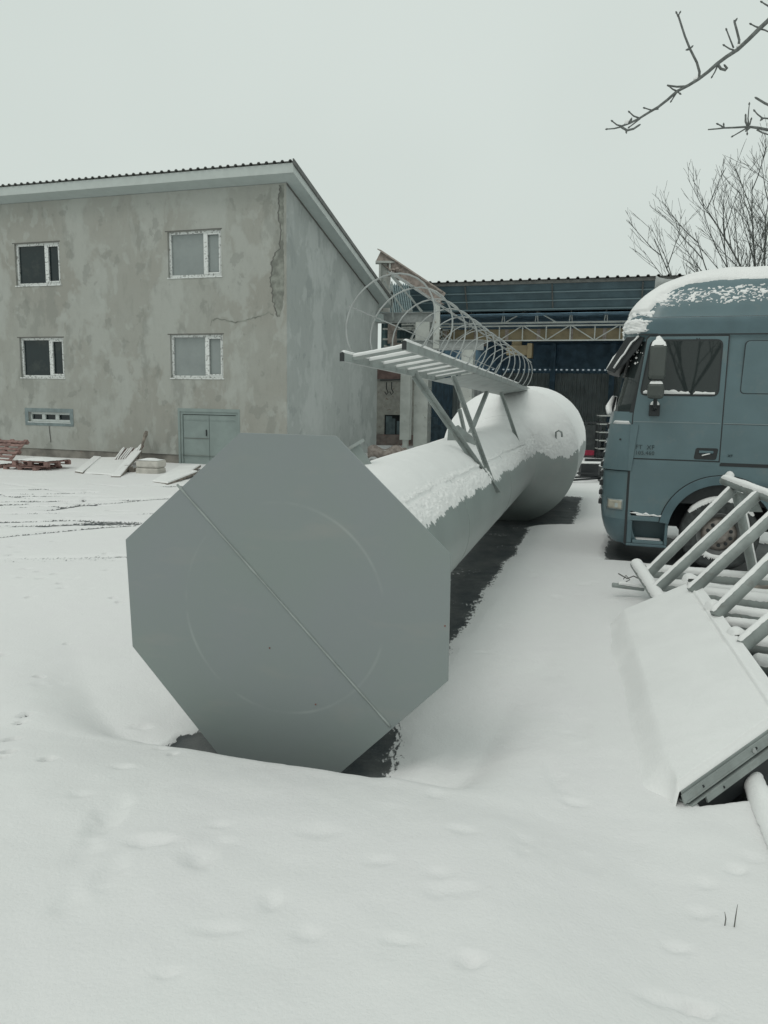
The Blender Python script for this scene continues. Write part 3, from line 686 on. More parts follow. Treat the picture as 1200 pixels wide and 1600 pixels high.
# ------------------------------------------------------------------ crane hall
hl = thing('crane_hall', 'open fronted dark blue steel hall with corrugated roof edge behind the fallen tower', 'hall', BX, BR)
H0, H1, HV = .9, 12.6, 9.7
P = [[], []]; x = H0
while x < H1:
    for a, b in ((0, 0), (.1, 0), (.14, .06), (.2, .06), (.24, 0)):
        P[0].append((x + a, HV - .15, 6.78 + b)); P[1].append((x + a, 25, 5.2 + b))
    x += .36
MB().grid(P).build('roof_sheet', M_roofd, hl, solid=.02)
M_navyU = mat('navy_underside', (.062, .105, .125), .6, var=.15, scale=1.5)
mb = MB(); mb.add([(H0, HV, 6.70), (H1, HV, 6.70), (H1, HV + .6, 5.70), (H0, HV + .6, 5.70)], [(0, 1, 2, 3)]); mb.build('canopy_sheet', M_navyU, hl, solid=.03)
mb = MB(); mb.bar((H0, HV - .04, 6.70), (H1, HV - .04, 6.70), .08, .12); mb.build('eave_beam', M_roofd, hl)
for k, z in enumerate((6.35, 6.05, 5.75)):
    mb = MB(); y = HV + .6 * (6.7 - z) / 1.0 - .05; mb.bar((H0, y, z), (H1, y, z), .06, .05); mb.build('purlin', mat('purlin_%d' % k, (.13, .19, .21), .6), hl)
mb = MB(); mb.add([(H0, HV + .6, 5.6), (H1, HV + .6, 5.6), (H1, 24, 5.3), (H0, 24, 5.3)], [(0, 1, 2, 3)]); mb.build('ceiling', M_navy, hl, solid=.02)
MB().box(H0 - 1.5, H1, 24.08, 24.14, -.1, 3.9).build('back_lining', M_dark, hl)
MB().box(H0 - 1.5, H1, 24, 24.1, 3.68, 5.6).build('upper_back_wall', M_navy, hl)
def corr(x0, x1, y, z0, z1, per=.22, dp=.05):
    P = [[], []]; x = x0
    while x < x1:
        for a, b in ((0, 0), (per * .35, 0), (per * .5, dp), (per * .85, dp)):
            P[0].append((x + a, y - b, z0)); P[1].append((x + a, y - b, z1))
        x += per
    return MB().grid(P)
corr(H0 - 1.5, H1, 24.0, -.1, 3.7).build('corrugated_back_wall', mat('dull_grey_sheet', (.50, .54, .52), .6, var=.12, scale=1), hl)
glow_xs = []; x = 1.2
while x < 12.4: glow_xs.append(x); x += .30
M_glow = bpy.data.materials.new('daylight_glow'); M_glow.use_nodes = True; bb = M_glow.node_tree.nodes['Principled BSDF']
bb.inputs['Base Color'].default_value = (.6, .65, .65, 1); bb.inputs['Emission Color'].default_value = (.6, .68, .68, 1); bb.inputs['Emission Strength'].default_value = .45  # emission imitates daylight through small gaps; the boxes are no openings
for x in glow_xs: MB().box(x, x + .11, 23.96, 23.99, 3.86, 3.92).build('daylight_glow_box', M_glow, hl)
MB().box(H1, H1 + .1, HV, 24, -.1, 6.6).build('side_wall', M_navy, hl)
MB().box(H0 - 1.5, H0 - 1.4, 15, 24, -.1, 5.5).build('side_wall', M_navy, hl)
for x in (2.2, 5.2, 8.4, 11.4):
    MB().box(x, x + .28, 23.3, 23.6, 0, 5.3).build('hall_post', M_navy, hl)
for xx in (3.2, 6.6, 9.9): MB().bar((xx, HV - .06, 6.6), (xx, HV + .55, 5.75), .05, .05).build('canopy_bracket', M_roofd, hl)
# overhead travelling crane inside the hall front
cr1 = thing('overhead_crane', 'faded yellow overhead crane bridge with grey lattice walkway under the hall roof', 'crane', BX, BR)
y = 11.0; mb = MB(); mb.box(1.4, 12.2, y + .25, y + .7, 4.62, 5.08); mb.build('bridge_girder', M_yel, cr1)
for k in range(8): MB().box(2.0 + k * 1.3, 2.14 + k * 1.3, y + .235, y + .25, 4.62, 5.08).build('girder_stiffener', M_rust, cr1)
mb = MB(); mb.box(4.7, 5.7, y + .1, y + .5, 4.02, 4.42); mb.box(5.55, 5.75, y + .05, y + .55, 3.9, 4.5); mb.box(4.9, 5.3, y + .2, y + .4, 4.4, 4.65); hoist = mb.build('hoist', M_yel, cr1, bevel=.02)
mb = MB(); tz, mz, bz = 5.86, 5.2, 4.6
for z, w in ((tz, .06), (mz + .1, .07), (mz - .02, .06), (bz, .05)): mb.bar((.2, y, z), (12.2, y, z), w)
mb.build('walkway_rail', M_colm, cr1)
xx = .5
while xx < 12:
    mb = MB(); mb.bar((xx - .06, y, mz + .1), (xx, y, tz), .035); mb.bar((xx + .06, y, mz + .1), (xx, y, tz), .035); xx += 1.35; mb.build('railing_post', M_colm, cr1)
mb = MB(); xx = .6; s_ = 1
while xx < 11.5:
    mb.bar((xx, y, bz if s_ > 0 else mz), (xx + .95, y, mz if s_ > 0 else bz), .04); mb.bar((xx + .95, y + .02, bz), (xx + .95, y + .02, mz), .045); xx += .95; s_ = -s_
mb.bar((4.6, y - .02, mz + .1), (5.6, y - .02, tz), .045); mb.bar((5.7, y - .02, tz), (6.7, y - .02, mz + .1), .045)
mb.build('lattice_brace', M_colm, cr1)
# crane portals (post + cross beam)
def portal(pxl, pxr, D, ytop, ybot, bl_, br_, label):
    base = at((pxl + pxr) / 2, 650, D); t = thing('crane_portal', label, 'steel frame', (base.x, base.y, 0), BR, 'steel posts carrying the crane rail')
    w = (pxr - pxl) / FPX * D / 2; zt = at(600, ytop, D).z; zb = at(600, ybot, D).z
    MB().box(-w, w, -w, w, -.05, zb - .002).build('post', M_colm, t)
    a = (bl_ - (pxl + pxr) / 2) / FPX * D; b = (br_ - (pxl + pxr) / 2) / FPX * D
    mb = MB(); mb.box(a, b, -.12, .12, zt - .03, zt); mb.box(a, b, -.12, .12, zb, zb + .03); mb.box(a, b, -.02, .02, zb + .03, zt - .03); mb.build('cross_beam', M_galv, t)
    mb = MB()
    for k in range(10): mb.tube([(w, -w + .05, .9 + k * .35), (w + .1, -w + .05, .9 + k * .35)], .012, 5)
    mb.build('step_iron', M_paint2, t)
portal(649, 671, 31.6, 487, 503, 560, 673, 'tall grey steel post nearest the plaster building carrying a cross beam')
portal(720, 738, 30.6, 529, 545, 636, 752, 'grey steel post with step irons at the hall front, right of the taller one')
t = thing('steel_column', 'slim grey column with narrow foot standing between building and crane post', 'column', (at(634, 650, 31).x, 31, 0), BR)
MB().box(-.2, .2, -.15, .15, .55, 3.5).build('shaft', M_colm, t); MB().box(-.09, .11, -.1, .1, -.1, .55).build('foot', M_colm, t)
# rusty crane rail beams with post
t = thing('rusty_crane_beam', 'rusty steel I-beam sloping down behind the building roof on a short post', 'beam', (at(603, 600, 32).x, 32, 0), BR)
def ibeam(p, q, h, fw, m, name, par):
    mb = MB(); mb.bar(p, q, .03, h - .04); up = Vector((0, 0, 1)) * (h / 2 - .01); mb.bar(p + up, q + up, fw, .03); mb.bar(p - up, q - up, fw, .03); return mb.build(name, m, par, world=True)
ibeam(at(592, 399, 32.4), at(692, 466, 30.9), .48, .26, M_rust, 'rail_beam', t)
mb = MB(); p = at(603, 412, 32.2); zq = at(603, 488, 32.2).z; mb.box(p.x - .28, p.x - .20, p.y - .15, p.y + .15, zq, p.z); mb.box(p.x + .12, p.x + .20, p.y - .15, p.y + .15, zq, p.z); mb.box(p.x - .2, p.x + .12, p.y - .02, p.y + .02, zq, p.z)
mb.box(p.x - .42, p.x + .38, p.y - .2, p.y + .2, p.z, p.z + .08); mb.build('post', M_colm, t, world=True)
mb = MB(); p = at(683, 470, 31); mb.box(p.x - .12, p.x + .12, p.y - .1, p.y + .1, at(683, 545, 31).z, p.z); mb.build('far_post', M_colm, t, world=True)
mb = MB(); c = at(617, 416, 31.8)
for k in range(9):
    q = c + Vector((rs.uniform(-.25, .25), rs.uniform(-.1, .1), rs.uniform(-.5, .0))); s = rs.uniform(.05, .13); mb.box(q.x - s, q.x + s, q.y - .1, q.y + .1, q.z - s * .6, q.z + s * .6)
mb.build('trolley', M_rust, t, world=True, bevel=.02)
mb = MB()
for p_, q_ in (((606, 424), (628, 446)), ((612, 440), (614, 500)), ((600, 440), (632, 487)), ((612, 432), (660, 487)), ((640, 462), (658, 487))): mb.bar(at(*p_, 31.4), at(*q_, 31.4), .1, .06)
mb.build('brace', M_paint2, t, world=True)
# lattice runway seen under the cross beam
t = thing('runway_lattice', 'grey lattice runway with rusty chain hoist behind the slim column', 'steel frame', (at(640, 600, 33.5).x, 33.5, 0), BR)
mb = MB()
for p_, q_ in (((598, 514), (720, 516)), ((598, 530), (760, 533)), ((598, 546), (655, 575)), ((600, 560), (640, 580)), ((632, 546), (652, 512)), ((666, 512), (700, 533)), ((690, 512), (690, 533)), ((672, 533), (672, 576)), ((655, 516), (640, 500)), ((700, 505), (732, 533)), ((600, 540), (618, 546)), ((640, 512), (668, 533)), ((655, 533), (672, 512)), ((700, 516), (716, 533)), ((735, 508), (722, 533))):
    mb.bar(at(*p_, 33.3), at(*q_, 33.3), .07)
mb.build('lattice', M_colm, t, world=True)
mb = MB(); p = at(606, 507, 33.2); q = at(620, 537, 33.2); mb.box(p.x, q.x, 33, 33.3, q.z, p.z); p = at(610, 536, 33.2); q = at(632, 549, 33.2); mb.box(p.x, q.x, 33, 33.3, q.z, p.z); mb.build('chain_hoist', M_rust, t, world=True, bevel=.03)
mb = MB(); a = at(655, 520, 33.8); b = at(760, 541, 33.8); mb.box(a.x, b.x, 33.7, 33.9, b.z, a.z); mb.build('runway_beam', M_rust, t, world=True)
# teal lean-to roof and whitewashed shed wall between building and hall
t = thing('brick_shed', 'whitewashed brick shed with teal ribbed roof and dark doorway behind the plaster building', 'shed', (at(615, 700, 35).x, 35, 0), BR)
P = [[], []]
for k in range(34):
    x = 585 + k * 3.4
    for j, z in ((0, 0), (1.2, 0), (1.6, .09), (2.8, .09)):
        a = at(x + j, 500, 34.2); b = at(x + j - 8, 446, 41); a.z += z; b.z += z; P[0].append(a); P[1].append(b)
MB().grid(P).build('roof', M_shed, t, world=True, solid=.02)
M_brickw = mat('whitewashed_brick', (.33, .33, .30), .9, var=.1, scale=5, dirt=(.22, .17, .15), dscale=7, dthr=(.58, .68), bump=.6, bscale=12)
a = at(585, 592, 35); b = at(648, 703, 35)
mb = MB(); d0 = at(601, 648, 35); d1 = at(636, 692, 35)
mb.box(a.x, d0.x, 35, 35.25, -.05, a.z); mb.box(d1.x, b.x, 35, 35.25, -.05, a.z); mb.box(d0.x, d1.x, 35, 35.25, d0.z, a.z); mb.build('wall', M_brickw, t, world=True)
MB().box(a.x, b.x, 34.92, 35.2, a.z + .002, a.z + .55).build('lintel_band', mat('rusty_band', (.16, .11, .10), .8, var=.2), t, world=True)
MB().box(a.x, b.x, 34.9, 34.99, -.05, .55).build('base_band', mat('brown_base', (.19, .16, .145), .9, var=.25, scale=3, dirt=(.25, .10, .09), dscale=5), t, world=True)
MB().box(d0.x, d1.x, 35.3, 35.35, 0, d0.z).build('doorway', M_dark, t, world=True)
u0 = at(596, 503, 36); u1 = at(676, 590, 36); corr(u0.x, u1.x, 36, a.z + .5, u0.z + .25, .3, .06).build('upper_wall', M_shed, t, world=True)
mb = MB()
for k, (x0, x1) in enumerate(((603, 612), (613, 617), (620, 630))): p = at(x0, 650 + 4 * k, 34.95); q = at(x1, 692, 34.95); mb.box(p.x, q.x, 34.93 + .02 * k, 34.95 + .02 * k, .56, p.z)
mb.build('leaning_sheet', mat('blue_grey_sheet', (.085, .12, .13), .6, var=.2), t, world=True)
mb = MB()
for x in (604, 612):
    p = at(x, 597, 34.8); mb.tube([p, p + Vector((0, 0, -.3)), p + Vector((.08, 0, -.45)), p + Vector((.0, 0, -.55)), p + Vector((-.08, 0, -.42))], .022, 5)
mb.tube([at(594, 594, 34.8), at(645, 592, 34.8)], .03, 6)
mb.build('hook_rail', M_black, t, world=True)
# things standing in the hall
def simple(name, label, cat, boxes, D, m, group=None, bevel=.01):
    c = at(sum((b[0] + b[2]) / 2 for b in boxes) / len(boxes), 700, D); t = thing(name, label, cat, (c.x, D, 0), 0, group); mb = MB()
    for x0, y0, x1, y1 in boxes:
        p = at(x0, y0, D); q = at(x1, y1, D); mb.box(p.x, q.x, D, D + .35, max(q.z, 0), p.z)
    mb.build('body', m, t, world=True, bevel=bevel); return t
t = simple('red_board', 'small bright red board standing in the hall beside the tank', 'board', [(912, 704, 928, 717)], 31.5, M_redb)
simple('steel_cabinet', 'dark grey steel cabinet with pale top standing behind the red board', 'cabinet', [(905, 664, 937, 726)], 33.5, mat('cabinet_grey', (.085, .095, .095), .6, var=.2))
t = thing('storage_rack', 'black metal rack with pale shelf edges beside the truck front', 'rack', (at(940, 700, 30).x, 30, 0), 0)
mb = MB(); p = at(937, 662, 30); q = at(945, 720, 30)
for x in (p.x, p.x + .55): mb.box(x, x + .07, 30, 30.07, 0, p.z + .1); mb.box(x, x + .07, 30.5, 30.57, 0, p.z + .1)
mb.box(at(905, 662, 30).x, p.x + .62, 30.02, 30.06, p.z, p.z + .06)
mb.build('frame', M_black, t, world=True)
mb = MB()
for k in range(5): mb.box(p.x, p.x + .62, 29.98, 30.5, .35 + k * .32, .39 + k * .32)
mb.build('shelf', M_colm, t, world=True)
simple('work_bench', 'low rusty brown bench standing in the open hall left of the tank', 'bench', [(700, 682, 708, 700), (697, 680, 711, 687)], 33, M_rust)
t = thing('sheet_stack', 'dark blue steel sheets leaning inside the hall between the two crane posts', 'steel sheets', (at(680, 700, 36).x, 36, 0), 0)
mb = MB()
for k in range(5):
    p = at(668 + k * 8, 640 + (k % 3) * 12, 36 + k * .1); q = at(674 + k * 9, 712, 36); mb.box(p.x, q.x, 36 + k * .12, 36.03 + k * .12, 0, p.z)
mb.bar(at(664, 672, 35.9), at(690, 706, 35.5), .1, .04); mb.build('sheet', mat('sheet_blue', (.05, .085, .11), .6, var=.3), t, world=True)

# ------------------------------------------------------------------ debris beyond the tower top, by the hall
def junkbox(name, label, cat, pts, m, snow=True, rot=0): ...
t = thing('steel_trough', 'rusty curved steel trough filled with snow beside the pipe stub', 'trough', tuple(gnd(608, 722)), 0)
c = gnd(608, 722); P = []
for i in range(13):
    x = -.75 + 1.5 * i / 12; P.append([(c.x + x, c.y - .35 * math.cos(a), .50 - .38 * math.sin(a) + .08 * math.sin(i)) for a in np.linspace(0, math.pi, 9)])
MB().grid(P).build('shell', M_rust, t, world=True, solid=.02)
MB().grid([[(c.x - .7 + 1.4 * i / 12, c.y - .3 + .6 * j / 5, .36 + .05 * float(vnoise(i * .7, j * .7, 2))) for j in range(6)] for i in range(13)]).build('snow', M_snow, t, world=True, smooth=True, solid=.02)
t = thing('rubble_heap', 'brown rubble heap under snow in front of the crane post', 'rubble', tuple(gnd(640, 715)), 0); c = gnd(643, 718)
mb = MB(); ms = MB()
for k in range(16):
    q = c + Vector((rs.uniform(-.9, .9), rs.uniform(-.5, .5), 0)); s = rs.uniform(.12, .3); h = rs.uniform(.12, .42); mb.bar(q, q + Vector((rs.uniform(-.3, .3), rs.uniform(-.3, .3), h)), s, s * .8)
mb.build('stones', M_rust, t, world=True)
MB().grid([[(c.x - .8 + 1.6 * i / 12, c.y - .4 + .8 * j / 8, .33 * math.exp(-((i - 6) / 4) ** 2 - ((j - 4) / 3) ** 2) + .06 * float(vnoise(i, j, 5))) for j in range(9)] for i in range(13)]).build('snow', M_snow, t, world=True, smooth=True)
# machine forks right of the tank
t = thing('steel_offcuts', 'dark steel offcuts and prongs lying in snow between tank and truck', 'scrap metal', tuple(gnd(935, 760)), 0); c = gnd(932, 752)
for b_ in ((-.25, .5, .8, 1.1, .05, .42), (-.05, .8, -.8, -.3, .05, .45), (.1, .8, 1.6, 1.8, .1, .5)):
    MB().box(c.x + b_[0], c.x + b_[1], c.y + b_[2], c.y + b_[3], b_[4], b_[5]).build('offcut', M_black, t, world=True)
for dx, dy in ((-.9, -.2), (-1.0, -.9), (-.9, 1.2)): MB().bar((c.x + dx, c.y + dy - .1, .12), (c.x + .2, c.y + dy * .5, .16), .05).build('prong', M_black, t, world=True)
MB().box(c.x - .25, c.x + .5, c.y + .8, c.y + 1.1, .42, .47).build('snow', M_snow, t, world=True, bevel=.02); MB().box(c.x - .05, c.x + .8, c.y - .8, c.y - .3, .45, .5).build('snow', M_snow, t, world=True, bevel=.02)

# ------------------------------------------------------------------ debris along the facade
def pallet(loc, rz, tilt, label, nb=7, m=M_pall, stand=False, snow=True, cut=1.0):
    t = thing('wooden_pallet', label, 'pallet', loc, rz, 'wooden pallets by the facade')
    t.rotation_euler = (tilt, 0, rz)
    mb = MB()
    for k in range(nb): mb.box(-.6, .6, -.5 + k * (1.0 / nb), -.5 + k * (1.0 / nb) + .095, .122, .144)
    for k in range(3): mb.box(-.6, .6, -.5 + k * .45, -.4 + k * .45, 0, .02)
    mb.build('deck_boards', m, t)
    mb = MB()
    for i in range(3):
        for k in range(3): mb.box(-.6 + i * .53, -.46 + i * .53, -.5 + k * .45, -.4 + k * .45, .021, .1)
        mb.box(-.6 + i * .53, -.46 + i * .53, -.5, .5, .101, .121)
    mb.build('blocks', m, t)
    if snow: MB().grid([[(-.58 + 1.16 * i / 16, -.48 + .96 * j / 12, .15 + .05 * min(1, 3 * min(i, 16 - i) / 16) * min(1, 3 * min(j, 12 - j) / 12) + .015 * float(vnoise(i, j, 7))) for j in range(13)] for i in range(17)]).build('snow', M_snow, t, smooth=True)
    return t
g = gnd(66, 735); pallet((g.x, g.y, .02), BR + .05, 0, 'faded red pallet topmost in the low stack left of the leaning boards').location.z = .16
g = gnd(60, 735); pallet((g.x - .15, g.y, .0), BR - .03, 0, 'red pallet under another in the low stack at the facade', snow=False)
g = gnd(10, 727); pallet((g.x - .25, g.y + .5, .34), BR, R(40), 'reddish pallet leaning upright against the plinth at the left edge', snow=False, nb=6)
g = gnd(30, 732); pallet((g.x - .8, g.y + .1, .0), BR + .1, 0, 'reddish pallet lying flat below the leaning one at the left edge', snow=True)
def slab(name, label, cat, corners, th_, m, sn_=.03, group=None):
    c = sum((Vector(p) for p in corners), Vector()) / len(corners); t = thing(name, label, cat, (c.x, c.y, 0), 0, group)
    n = (Vector(corners[1]) - Vector(corners[0])).cross(Vector(corners[2]) - Vector(corners[0])).normalized()
    if n.z < 0: n = -n
    k = len(corners); C_ = [Vector(p) for p in corners]; mb = MB()
    mb.add(C_ + [p - n * th_ for p in C_], [tuple(range(k)), tuple(range(2 * k - 1, k - 1, -1))] + [(i, i + k, (i + 1) % k + k, (i + 1) % k) for i in range(k)])
    mb.build('sheet', m, t, world=True)
    if sn_:
        cc = sum(C_, Vector()) / k; C2 = [p + (cc - p) * .03 for p in C_]; mb = MB(); up = Vector((0, 0, sn_))
        mb.add([p + n * .001 for p in C2] + [p + (cc - p) * .03 + up for p in C2], [tuple(range(k))[::-1], tuple(range(k, 2 * k))] + [(i, (i + 1) % k, (i + 1) % k + k, i + k) for i in range(k)])
        mb.build('snow', M_snow, t, world=True, bevel=.008)
    return t
def G(px, py, z): return gnd(px, py, z)
slab('white_panel', 'wide snow covered panel propped against the plinth left of the narrow boards', 'panel', [G(130, 740, .05), G(178, 743, .05), at(205, 715, 24.2), at(150, 715, 24.8)], .03, M_wood)
slab('narrow_board', 'thin snowy board with dark edge at the left end of the propped panels', 'board', [G(117, 737, .08), G(129, 739, .08), at(159, 714, 24.7), at(147, 713, 24.8)], .05, M_wood)
slab('narrow_board', 'long snowy board leaning at the right end of the propped panels', 'board', [G(173, 745, .06), G(188, 745, .06), at(222, 704, 24.0), at(206, 706, 24.1)], .06, M_wood)
t = thing('board_bundle', 'ragged reddish boards standing behind the propped panels', 'boards', tuple(gnd(195, 728)), 0)
mb = MB(); sn = MB()
for k in range(9):
    p = at(180 + k * 3.6, 720, 23.6); q = at(193 + k * 4 + rs.uniform(-2, 2), 698 + rs.uniform(-3, 5), 24.3)
    mb.bar(p, q, .09, .03, up=(0, 1, .5)); snowbar(sn, p + Vector((0, -.03, .03)), q + Vector((0, -.03, .03)), .02, .02, seed=k, n=4, seg=.1)
mb.build('boards', M_pall, t, world=True); sn.build('snow', M_snow, t, world=True)
t = thing('wooden_stake', 'thin dark stake with ragged top leaning on the facade above the boards', 'stake', tuple(gnd(215, 725)), 0)
g0 = at(214, 722, 23.9); g1 = at(229, 674, 24.35)
mb = MB(); mb.tube([g0, g0.lerp(g1, .5), g1.lerp(g0, .25), g1], [.03, .03, .05, .035], 6); mb.build('shaft', M_wood, t, world=True)
mb = MB(); mb.tube([g1.lerp(g0, .22), g1.lerp(g0, .1), g1], [.05, .07, .05], 7); mb.build('head', M_wood, t, world=True)
t = thing('foam_block', 'pale bundled block with snow on top standing right of the boards', 'block', tuple(gnd(236, 742)), BR + .1)
mb = MB(); mb.box(-.34, .34, -.25, .25, 0, .21); mb.box(-.33, .35, -.24, .26, .215, .42); mb.build('block', M_block, t, bevel=.05)
MB().grid([[(-.33 + .66 * i / 10, -.24 + .48 * j / 8, .42 + .05 * min(1, 3 * min(i, 10 - i) / 10) * min(1, 3 * min(j, 8 - j) / 8)) for j in range(9)] for i in range(11)]).build('snow', M_snow, t, smooth=True)
slab('low_sheet', 'snowy sheet lying on rubble just left of the base plate', 'sheet', [G(237, 753, .06), G(262, 756, .08), at(310, 737, 20.6), at(272, 733, 21.8)], .05, M_wood, .04)
slab('low_sheet', 'second snowy sheet lying behind the lower one near the metal door', 'sheet', [G(250, 745, .1), G(285, 746, .12), at(314, 727, 22.6), at(280, 729, 22.8)], .05, M_wood, .04)
t = thing('dark_rubble', 'small dark rubble between foam block and leaning boards', 'rubble', tuple(gnd(212, 742)), 0); c = gnd(208, 740)
mb = MB()
for k in range(9): q = c + Vector((rs.uniform(-.3, .4), rs.uniform(-.1, .3), 0)); mb.bar(q, q + Vector((rs.uniform(-.1, .1), 0, rs.uniform(.1, .3))), .12, .1)
mb.build('stones', M_wood, t, world=True)
# ------------------------------------------------------------------ truck (local x = forward, y = 0 near side towards the camera, -2.5 far side)
TP = Vector((4.54, 10.23, 0)); TR = math.atan2(.309, -.951)
tr = thing('lorry', 'blue-grey high-roof lorry cab with snow on its roof parked at the right', 'truck', TP, TR)
def lerpt(z, tab): return float(np.interp(z, [t[0] for t in tab], [t[1] for t in tab]))
AF = [(.28, 1.40), (.36, 1.47), (.5, 1.53), (.8, 1.57), (1.3, 1.57), (2.0, 1.50), (2.15, 1.47), (3.05, 1.27), (3.12, 1.30), (3.2, 1.38), (3.38, 1.34), (3.55, 1.25), (3.7, 1.12), (3.82, .96), (3.92, .76), (3.98, .52), (4.01, .3)]
INS = [(.28, .07), (.45, .02), (.6, 0), (2.4, 0), (3.12, .03), (3.17, .0), (3.36, -.025), (3.40, .0), (3.6, .05), (3.8, .16), (3.9, .27), (3.96, .42), (4.0, .62), (4.01, .75)]
RCA, RCB = .40, .36
def outline(z, ar, ns=10, nc=10, nf=12, off=0):
    af = lerpt(z, AF); i_ = lerpt(z, INS) - off; af += off; rb = RCB; pts = []
    hw = 1.25 - i_; rb = min(rb, hw * .8)
    for k in range(ns): pts.append((ar + (af - RCA - ar) * k / ns, -i_))
    for k in range(nc): f = math.pi / 2 * k / nc; pts.append((af - RCA + RCA * math.sin(f), -i_ - rb * (1 - math.cos(f))))
    y0, y1 = -i_ - rb, -2.5 + i_ + rb
    for k in range(nf + 1): u = k / nf; pts.append((af + .05 * (1 - (2 * u - 1) ** 2), y0 + (y1 - y0) * u))
    q = [(x, -2.5 - y) for x, y in pts[:ns + nc]][::-1]
    return pts + q
def surf(x, z, off=0):
    af = lerpt(z, AF); i_ = lerpt(z, INS) - off; s = (x - (af - RCA)) / RCA
    return -i_ if s <= 0 else -i_ - RCB * (1 - math.sqrt(max(0, 1 - min(1, s) ** 2)))
def loft(zs, ar, name, m, par=tr, skip=None, only=None, off=0, smooth=True, **k):
    rows = [outline(z, ar(z) if callable(ar) else ar, off=off) for z in zs]; mb = MB(); vs = [(x, y, z) for r, z in zip(rows, zs) for x, y in r]; n = len(rows[0]); fs = []
    for i in range(len(zs) - 1):
        for j in range(n - 1):
            c = ((rows[i][j][0] + rows[i][j + 1][0]) / 2, (rows[i][j][1] + rows[i][j + 1][1]) / 2, (zs[i] + zs[i + 1]) / 2)
            if skip and skip(*c): continue
            if only and not only(*c): continue
            fs.append((i * n + j, i * n + j + 1, (i + 1) * n + j + 1, (i + 1) * n + j))
    mb.add(vs, fs); return mb.build(name, m, par, smooth=smooth, **k)
def pill(z): return lerpt(z, [(2.1, 1.27), (2.3, 1.23), (3.1, 1.08)])
iswind = lambda x, y, z: 2.13 < z < 3.08 and x > pill(z) - .02
RA = -.80
body = loft([1.42, 1.6, 1.8, 2.0, 2.13, 2.2, 2.3, 2.4, 2.5, 2.6, 2.7, 2.8, 2.9, 3.0, 3.08, 3.12, 3.17], RA, 'cab_body', M_truck, skip=iswind)
loft([2.1, 2.2, 2.3, 2.4, 2.5, 2.6, 2.7, 2.8, 2.9, 3.0, 3.1], RA, 'windscreen', M_glT, only=lambda x, y, z: x > pill(z) - .06, off=-.012)
zr_ = [3.17, 3.22, 3.3, 3.37, 3.385]
loft(zr_, RA, 'roof_band', M_truckd)  # darker paint adds the shade of the down-tilted band
zt_ = [3.39, 3.42, 3.5, 3.6, 3.7, 3.76, 3.82, 3.87, 3.92, 3.95, 3.98, 4.0, 4.01]
rf = loft(zt_, lambda z: RA + max(0, z - 3.7) * .3, 'roof_fairing', M_truck)
o = outline(4.01, RA + .09); MB().add([(x, y, 4.01) for x, y in o], [tuple(range(len(o)))]).build('roof_top', M_truck, rf)
def rearwall(zs, ar):
    mb = MB(); P = [[(ar, -lerpt(z, INS), z), (ar, -2.5 + lerpt(z, INS), z)] for z in zs]; return mb.grid(P)
rearwall([.95, 1.42, 2.4, 3.17, 3.38, 3.7], RA).build('cab_rear', M_truck, tr)
# seams of the cab side: dark rubber strips 3 mm proud, door panel 8 mm proud
def sidepoly(poly, y0, y1, name, m, par=tr, bevel=.004): return MB().prism(poly, y0, y1).build(name, m, par, bevel=bevel)
dpoly = [(1.215, 1.50), (.085, 1.50), (.085, 3.135), (1.055, 3.135), (1.09, 3.10), (1.205, 2.1)]
def grow(poly, d):
    cx = sum(p[0] for p in poly) / len(poly); cz = sum(p[1] for p in poly) / len(poly)
    return [(x + d * (1 if x > cx else -1), z + d * (1 if z > cz else -1)) for x, z in poly]
door = sidepoly(dpoly, -.03, .008, 'door', M_truck, bevel=.006)
sidepoly(grow(dpoly, .014), -.02, .0035, 'door_gap', M_black, door, bevel=0)
def rounded(poly, r, n=5):
    out = []; k = len(poly)
    for i in range(k):
        p = Vector(poly[i]); a = (Vector(poly[i - 1]) - p).normalized(); b = (Vector(poly[(i + 1) % k]) - p).normalized()
        for j in range(n + 1):
            t = j / n; out.append(tuple((p + a * r) * (1 - t) ** 2 + p * 2 * t * (1 - t) + (p + b * r) * t * t))
    return out
wpoly = [(1.125, 2.375), (.17, 2.375), (.165, 3.075), (1.025, 3.075)]
dw = sidepoly(rounded(grow(wpoly, .022), .09), .005, .014, 'window_seal', M_black, door, bevel=.002)
sidepoly(rounded(wpoly, .07), .010, .0155, 'side_window', M_glT, door, bevel=0)
mb = MB(); mb.box(.18, 1.11, .014, .022, 2.385, 2.41); 
Pn = [[(.2 + .9 * i / 30, .0155 + .012 * (j == 1), 2.38 + j * (.012 + .02 * float(vnoise(i * .8, 0, 3))) * (0 if 8 < i < 11 else 1)) for j in range(3)] for i in range(31)]
MB().grid(Pn).build('window_snow', M_snow, door, smooth=True)
for k, (x, y_) in enumerate(((.47, 3.105), (.44, 3.105))): MB().lathe([(0, .008), (.008, .008), (.008, .012), (0, .012)], 8, (x, 0, y_)).build('door_screw', M_black, door)
# crease lines
for z, x0, x1 in ((2.0, .10, 1.20), (2.0, -.79, .06), (1.475, -.79, .06)):
    MB().box(x0, x1, .0085 if x0 > 0 else .0005, .0125 if x0 > 0 else .004, z - .005, z + .006).build('crease', M_badge if z > 1.9 else M_black, tr)
MB().box(RA, .06, -.001, .003, 1.99, 2.0).build('seam', M_black, tr)
MB().box(-.80, 1.2, -.012, .0, 3.155, 3.175).build('roof_seam', M_black, tr)
MB().box(RA, .07, -.002, .0035, 1.435, 1.47).build('sill_strip', M_black, tr)
